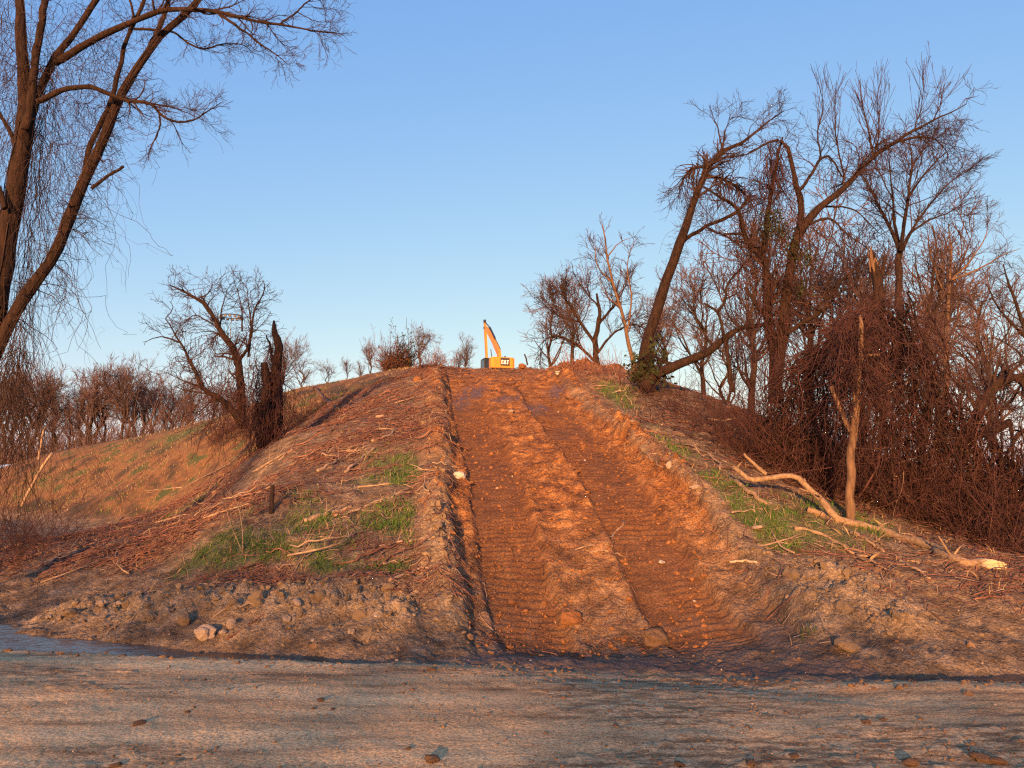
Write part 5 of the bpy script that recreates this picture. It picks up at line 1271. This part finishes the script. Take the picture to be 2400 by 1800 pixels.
def litter(name, label, acc, n, L, r, mat, seed, rlo=10, rhi=36, bias=None, arch=.05, K=4, th=37):
    x, y, z, f, rng = scatter(n, rlo, rhi, acc, seed, th); k = len(x)
    ln = rng.uniform(L[0], L[1], k) * (.6 + np.hypot(x, y) / 45); q = lie(x, y, rng, ln, K, arch, bias)
    rr = (r * rng.uniform(.5, 1.5, k) * (.6 + np.hypot(x, y) / 45))[:, None] * np.linspace(1, .5, K)[None]
    mb = MB(); tubes(mb, q, rr, 3); tag(mb.build(name, M[mat]), label, 'twigs', kind='stuff')
lf = lambda x, y, f: np.where(f['t'] < 0, 1, .55) * f['litter'] * (f['hill'] > .3)
litter('twig_litter', 'reddish dead twigs matted over the slopes', lf, 46000, (.12, .75), .009, 'litter_red', 801, K=4, bias=(.5, .75), arch=.07)
litter('grey_twig_litter', 'grey dead twigs among the reddish litter', lf, 11000, (.12, .6), .008, 'litter_grey', 802, bias=(.5, .8))
litter('pale_twig_litter', 'pale snapped twigs and chips over slope and grass', lambda x, y, f: np.clip(.25 * f['litter'] + .35 * f['grass'] + .06 * f['clod'], 0, 1), 30000, (.05, .4), .0075, 'litter_pale', 803, bias=(.3, .9), arch=.03)
litter('root_shreds', 'thin roots and shreds torn out along the ramp', lambda x, y, f: np.clip(.16 * f['inr'] * f['ron'] + .45 * f['clod'] * f['clay'], 0, 1), 22000, (.08, .4), .005, 'litter_red', 804, arch=.05, th=13)
litter('right_apron_twigs', 'fine twigs over the dirt apron below the fallen trunk', lambda x, y, f: (f['t'] > 2.6) * (y < 15) * .5, 6000, (.05, .35), .005, 'litter_grey', 805, bias=(-.4, .6), arch=.02)
x, y, z, f, rng = scatter(900, 11.5, 30, lambda x, y, f: np.clip(.6 * f['litter'] * (f['t'] < 0) + .35 * f['grass'] + .25 * f['litter'], 0, 1), 811)
n = min(150, len(x)); ln = rng.uniform(.35, 1.5, n); q = lie(x[:n], y[:n], rng, ln, 8, .08, (.55, .6)); q += np.cumsum(rng.normal(0, 1, q.shape) * (rng.uniform(0, 1, q.shape[:2]) < .35)[..., None] * ln[:, None, None] * np.array([.035, .035, .01]), axis=1)
for k in range(n):
    rr = rng.uniform(.008, .022) * (.7 + y[k] / 50); mb = MB(); tubes(mb, q[k:k + 1], (rr * np.linspace(1, .4, 8))[None], 6, cap=True)
    left = f['t'][k] < 0; pale = rng.uniform() < .6
    sb = grow(q[k:k + 1], np.full((1, 8), rr), int(rng.integers(2, 7)), (.08, .45), 4, (.5, 1.2), rng, wob=.15, rf=.5, rmin=.003); tubes(mb, sb[0], sb[1], 4)
    o = mb.thing('fallen_stick', M['litter_pale' if pale else 'litter_red'], q[k, 0])
    lw = ('long ' if ln[k] > 1.0 else 'short ') + ('pale' if pale else 'reddish'); wh_ = ('lower ' if y[k] < 15 else 'middle ' if y[k] < 20 else 'upper ') + ('left' if left else 'right') + ' slope'
    tag(o, lw + ' stick lying loose in the litter of the ' + wh_, 'stick', lw + ' sticks on the ' + wh_)
def grassy(name, label, acc, n, hgt, mat, seed, rlo, rhi):
    x, y, z, f, rng = scatter(n, rlo, rhi, acc, seed, 36); k = len(x)
    a = rng.uniform(0, 6.28, k); h_ = rng.uniform(hgt[0], hgt[1], k); w = .0035 * (.5 + np.hypot(x, y) / 14)
    b0 = np.stack([x, y, z - .01], 1); s_ = np.stack([np.cos(a), np.sin(a), 0 * a], 1) * w[:, None]; ln = rng.normal(0, .5, (k, 2)) * h_[:, None]
    tp = b0 + np.stack([ln[:, 0], ln[:, 1], h_], 1); md = b0 + np.stack([ln[:, 0] * .35, ln[:, 1] * .35, h_ * .6], 1)
    V = np.stack([b0 - s_, b0 + s_, md + s_ * .7, tp, md - s_ * .7], 1)
    mb = MB(); mb.add(V.reshape(-1, 3), np.arange(k * 5).reshape(k, 5)); tag(mb.build(name, M[mat], smooth=False), label, 'grass', kind='stuff')
grassy('grass', 'short green grass in patches on both slopes', lambda x, y, f: np.clip(f['grass'] * 1.6 - .35, 0, 1) * (y < 34) * np.clip(.6 + 2 * fbm(x, y, 1.7, 3, 9), 0, 1), 230000, (.04, .17), 'grass', 821, 10.5, 34)
grassy('dry_grass', 'straw-coloured dead grass thinly over the slopes', lambda x, y, f: np.clip(.4 * f['grass'] + .14 * f['litter'], 0, 1), 42000, (.04, .24), 'drygrass', 822, 10.5, 40)

grassy('slope_straw', 'thin straw and dead grass on the smooth far slope', lambda x, y, f: f['turf'] * .7 * np.clip(.5 + 1.6 * fbm(x * .5, y * .2, 1.0, 3, 19), 0, 1), 60000, (.06, .2), 'drygrass', 823, 34, 68)
grassy('slope_grass', 'sparse green grass on the smooth far slope', lambda x, y, f: f['turf'] * np.clip(1.5 * fbm(x * .4, y * .2, .8, 3, 29) - .05, 0, 1) * (x < -3), 60000, (.06, .18), 'grass', 824, 34, 68)

# ------------------------------------------------------------------ excavator
def prism(mb, prof, x0, x1):
    """profile in (forward, up), extruded across from x0 to x1"""
    n = len(prof); v = [(x0, a, b) for a, b in prof] + [(x1, a, b) for a, b in prof]
    off = mb.n; mb.add(v, np.array([[i, (i + 1) % n, (i + 1) % n + n, i + n] for i in range(n)]))
    mb.f.append(np.array([list(range(n))[::-1]]) + off); mb.f.append(np.array([list(range(n, 2 * n))]) + off)
def plan(mb, pl, z0, z1, inset=0.0):
    n = len(pl); c = np.mean(pl, axis=0); up = [tuple(c + (np.array(p) - c) * (1 - inset)) for p in pl]
    off = mb.n; mb.add([(a, b, z0) for a, b in pl] + [(a, b, z1) for a, b in up], np.array([[i, (i + 1) % n, (i + 1) % n + n, i + n] for i in range(n)]))
    mb.f.append(np.array([list(range(n))[::-1]]) + off); mb.f.append(np.array([list(range(n, 2 * n))]) + off)
def bar(mb, a, b, w, h, x):
    """box beam from a to b in the (forward, up) plane at lateral x"""
    a = np.array(a, float); b = np.array(b, float); d = (b - a) / np.linalg.norm(b - a); nrm = np.array([-d[1], d[0]]) * h / 2
    prism(mb, [tuple(a - nrm), tuple(b - nrm), tuple(b + nrm), tuple(a + nrm)], x - w / 2, x + w / 2)
YE = 80.0
e0 = P(1180, 862, YE); ex = empty('excavator', (e0[0], e0[1], e0[2] - 1.22)); ex.rotation_euler = (0, 0, math.radians(17))
tag(ex, 'yellow excavator seen from behind on the hilltop, boom raised and folded', 'excavator')
def part(nm, fn, mat, parent=ex, smooth=False):
    mb = MB(); fn(mb); return mb.build(nm, M[mat], parent, smooth, local=True)
W = 1.32
cw_ = part('counterweight', lambda m: (plan(m, [(-W + .28, 0), (W - .32, 0), (W - .08, .12), (W, .38), (W, .95), (-W, .95), (-W, .25)], 1.22, 2.28, .0), plan(m, [(-W + .34, .05), (W - .36, .05), (W - .1, .4), (W - .1, .9), (-W + .1, .9), (-W + .1, .3)], 2.28, 2.36)), 'cat_yellow')
cw_['label'] = 'yellow counterweight with a black badge'
part('badge_panel', lambda m: prism(m, [(-.012, 1.44), (.0, 1.44), (.0, 2.27), (-.012, 2.27)], -.33, .68), 'cat_black', cw_)
def flat(mb, pts, y0=-.03, y1=-.012):
    pts = [(.175 + (a - .175) * .86, 1.83 + (b - 1.81) * .86) for a, b in pts]
    n = len(pts); v = [(a, y0, b) for a, b in pts] + [(a, y1, b) for a, b in pts]; off = mb.n
    mb.add(v, np.array([[i, (i + 1) % n, (i + 1) % n + n, i + n] for i in range(n)])); mb.f.append(np.array([list(range(n))]) + off)
def letter_c(m):
    o_ = [(.0, .0), (.24, 0), (.24, .16), (.17, .16), (.17, .08), (.08, .08), (.08, .42), (.17, .42), (.17, .34), (.24, .34), (.24, .5), (0, .5)]
    X, Z = -.29, 1.56
    for q in ([(0, .05), (.05, 0), (.09, 0), (.09, .5), (.05, .5), (0, .45)], [(.09, 0), (.2, 0), (.25, .05), (.25, .09), (.09, .09)], [(.17, .09), (.25, .09), (.25, .18), (.17, .18)], [(.09, .41), (.25, .41), (.25, .45), (.2, .5), (.09, .5)], [(.17, .32), (.25, .32), (.25, .41), (.17, .41)]): flat(m, [(X + a, Z + b) for a, b in q])
def letter_a(m):
    X, Z = .0, 1.56
    for q in ([(0, 0), (.11, 0), (.17, .17), (.17, .5), (.11, .5)], [(.34, 0), (.23, 0), (.17, .17), (.17, .5), (.23, .5)]): flat(m, [(X + a, Z + b) for a, b in q])
def letter_t(m):
    X, Z = .375, 1.56
    for q in ([(0, .40), (.27, .40), (.27, .5), (0, .5)], [(.09, 0), (.18, 0), (.18, .40), (.09, .40)]): flat(m, [(X + a, Z + b) for a, b in q])
part('letter', letter_c, 'cat_white', cw_); part('letter', letter_a, 'cat_white', cw_); part('letter', letter_t, 'cat_white', cw_)
o = part('letter_triangle', lambda m: flat(m, [(.125, 1.56), (.215, 1.56), (.17, 1.67)], -.034, -.02), 'cat_yellow', cw_)
part('engine_hood', lambda m: plan(m, [(-W + .05, .95), (W - .02, .95), (W - .02, 2.9), (-W + .05, 2.9)], 1.22, 2.34), 'cat_black')
part('side_panel', lambda m: plan(m, [(W - .02, .95), (W + .02, .95), (W + .02, 4.1), (W - .02, 4.1)], 1.25, 2.1), 'cat_yellow')
part('turntable_deck', lambda m: plan(m, [(-W, .9), (W, .9), (W, 4.3), (-W, 4.3)], 1.0, 1.22), 'cat_black')
cab = part('cab', lambda m: (plan(m, [(-W - .02, 2.75), (-.32, 2.75), (-.32, 4.35), (-W - .02, 4.35)], 1.22, 1.55), plan(m, [(-W, 2.75), (-.34, 2.75), (-.34, 4.3), (-W, 4.3)], 2.56, 2.66, .05)), 'cat_black')
for (a, b) in ((-W + .03, 2.8), (-.38, 2.8), (-W + .03, 4.25), (-.38, 4.25)): part('cab_pillar', lambda m: plan(m, [(a - .05, b - .05), (a + .05, b - .05), (a + .05, b + .05), (a - .05, b + .05)], 1.55, 2.56), 'cat_black', cab)
part('window', lambda m: plan(m, [(-W + .02, 2.85), (-W + .03, 2.85), (-W + .03, 4.2), (-W + .02, 4.2)], 1.55, 2.56), 'glass', cab)
part('window', lambda m: plan(m, [(-W + .08, 2.78), (-.43, 2.78), (-.43, 2.79), (-W + .08, 2.79)], 1.6, 2.5), 'glass', cab)
def boom(m):
    L = [((2.5, 1.9), (2.62, 3.25), .50, .62), ((2.62, 3.25), (5.2, 4.75), .62, .52), ((5.2, 4.75), (7.9, 6.15), .52, .30)]
    prof = [(1.95, 1.8), (2.45, 1.8), (2.8, 3.05), (5.2, 4.95), (8.1, 6.95), (7.9, 7.2), (5.0, 5.4), (2.55, 3.65), (2.15, 3.25)]
    prism(m, prof, .07, .37)
bo = part('boom', boom, 'cat_yellow')
for x_ in (-.12, .56): part('boom_cylinder', lambda m: (bar(m, (3.3, 1.5), (4.0, 2.75), .14, .16, x_), bar(m, (4.0, 2.75), (4.6, 3.95), .08, .09, x_)), 'steel', bo)
part('stick_cylinder', lambda m: (bar(m, (4.1, 5.1), (6.3, 6.75), .16, .17, .22), bar(m, (6.3, 6.75), (8.4, 7.8), .09, .09, .22)), 'cat_black', bo)
part('hydraulic_hose', lambda m: (bar(m, (2.5, 3.6), (5.0, 5.45), .06, .06, .40), bar(m, (5.0, 5.45), (7.6, 7.0), .06, .06, .40)), 'cat_black', bo)
st_ = part('stick', lambda m: prism(m, [(8.45, 7.9), (8.2, 7.5), (8.0, 6.9), (7.3, 3.0), (7.15, 2.1), (7.35, 2.05), (7.65, 3.0), (8.5, 6.9), (8.65, 7.8)], .11, .33), 'cat_yellow')
part('pivot_pin', lambda m: bar(m, (8.05, 7.05), (8.3, 7.05), .42, .24, .22), 'cat_black', st_)
part('cylinder_bracket', lambda m: bar(m, (8.4, 7.65), (8.55, 8.05), .26, .22, .22), 'cat_black', st_)
part('bucket', lambda m: prism(m, [(7.0, 2.1), (6.6, 1.7), (6.3, 1.1), (6.5, .55), (7.1, .35), (7.7, .5), (7.2, .8), (7.2, 1.5), (7.4, 2.0)], -.35, .8), 'cat_black', st_)
part('exhaust', lambda m: (plan(m, [(.78, 1.9), (.9, 1.9), (.9, 2.02), (.78, 2.02)], 2.34, 2.62),), 'cat_black')
part('mirror', lambda m: (plan(m, [(.55, 1.3), (.6, 1.3), (.6, 1.35), (.55, 1.35)], 2.34, 2.56), plan(m, [(.48, 1.28), (.66, 1.28), (.66, 1.38), (.48, 1.38)], 2.5, 2.68)), 'cat_black')
part('handrail', lambda m: (plan(m, [(-1.0, 1.1), (-.96, 1.1), (-.96, 1.14), (-1.0, 1.14)], 2.34, 2.4), plan(m, [(.2, 1.1), (.24, 1.1), (.24, 1.14), (.2, 1.14)], 2.34, 2.6)), 'cat_black')
for sx in (-1, 1):
    tr_ = part('track', lambda m: prism(m, [(.7, .3), (.95, .05), (4.4, .05), (4.7, .3), (4.7, .6), (4.4, .85), (.95, .85), (.7, .6)], sx * 1.25 - .3, sx * 1.25 + .3), 'rubber')
    for k in range(16): part('track_shoe', lambda m: plan(m, [(sx * 1.25 - .32, .95 + k * .22), (sx * 1.25 + .32, .95 + k * .22), (sx * 1.25 + .32, 1.1 + k * .22), (sx * 1.25 - .32, 1.1 + k * .22)], .85, .9), 'rubber', tr_)
part('undercarriage', lambda m: plan(m, [(-1.0, 1.8), (1.0, 1.8), (1.0, 3.6), (-1.0, 3.6)], .4, 1.0), 'cat_black')

# ---- floodlight ring on a mast, far off behind the curly tree
q0 = P(*c2(1285, 335), 150.0); fl = empty('floodlight_mast', (q0[0], q0[1], 0.0)); tag(fl, 'ring of floodlights on a far mast, showing through the curly tree', 'floodlight')
zt = float(q0[2]); rr_ = 118 / 2.37 / FPX * 150 / 2
part('mast', lambda m: tubes(m, [(0, 0, 0), (0, 0, zt * .5), (0, 0, zt)], [.09, .08, .07], 8), 'mast', fl, True)
ag = np.linspace(0, 2 * math.pi, 25); part('ring', lambda m: tubes(m, np.stack([np.cos(ag) * rr_, np.sin(ag) * rr_, np.full(25, zt)], 1), np.full(25, .12), 5), 'cat_black', fl, True)
for k in range(14):
    a = k * 2 * math.pi / 14; cx, cy = math.cos(a) * rr_, math.sin(a) * rr_
    part('lamp', lambda m: plan(m, [(cx - .25, cy - .25), (cx + .25, cy - .25), (cx + .25, cy + .25), (cx - .25, cy + .25)], zt - .45, zt - .1, .3), 'mast', fl)

# ---- the wood on the bank behind the camera, towards the low sun: it shades the road
rng = np.random.default_rng(91); mb = MB(); sd = np.array([math.sin(SUN_AZ), math.cos(SUN_AZ)]); sp = np.array([-sd[1], sd[0]])
for k in range(68):
    u = -25 + 50 * (k + rng.uniform(-.5, .5)) / 68; v = BANK_D + rng.uniform(-5, 5); c = sd * v + sp * u; BH = float(bank_h(np.dot(c, [math.cos(SUN_AZ), -math.sin(SUN_AZ)])))
    h_ = rng.uniform(6.6, 8.6) + (1.0 if u * sp[0] + 0 < -3 else 0.0); z0 = BH - .3
    p, r = smooth_line([np.array([c[0], c[1], z0]), np.array([c[0] + rng.normal(0, .4), c[1] + rng.normal(0, .4), z0 + h_ * .5]), np.array([c[0] + rng.normal(0, .8), c[1] + rng.normal(0, .8), z0 + h_])], [.16, .04], 10)
    tubes(mb, p[None], r[None], 5)
    a, ar = grow(p[None], r[None], 13, (.9, 2.4), 4, (.5, 1.3), rng, trop=.08, wob=.15, t0=.02, rmin=.045); tubes(mb, a, ar, 3)
    b2, br2 = grow(a, ar, 62, (.6, 1.5), 3, (.3, 1.1), rng, trop=.03, wob=.2, rmin=.03); tubes(mb, b2, br2, 3)
tag(mb.build('wood', M['bark']), 'belt of bare trees on the bank behind the viewpoint', 'wood', kind='stuff')
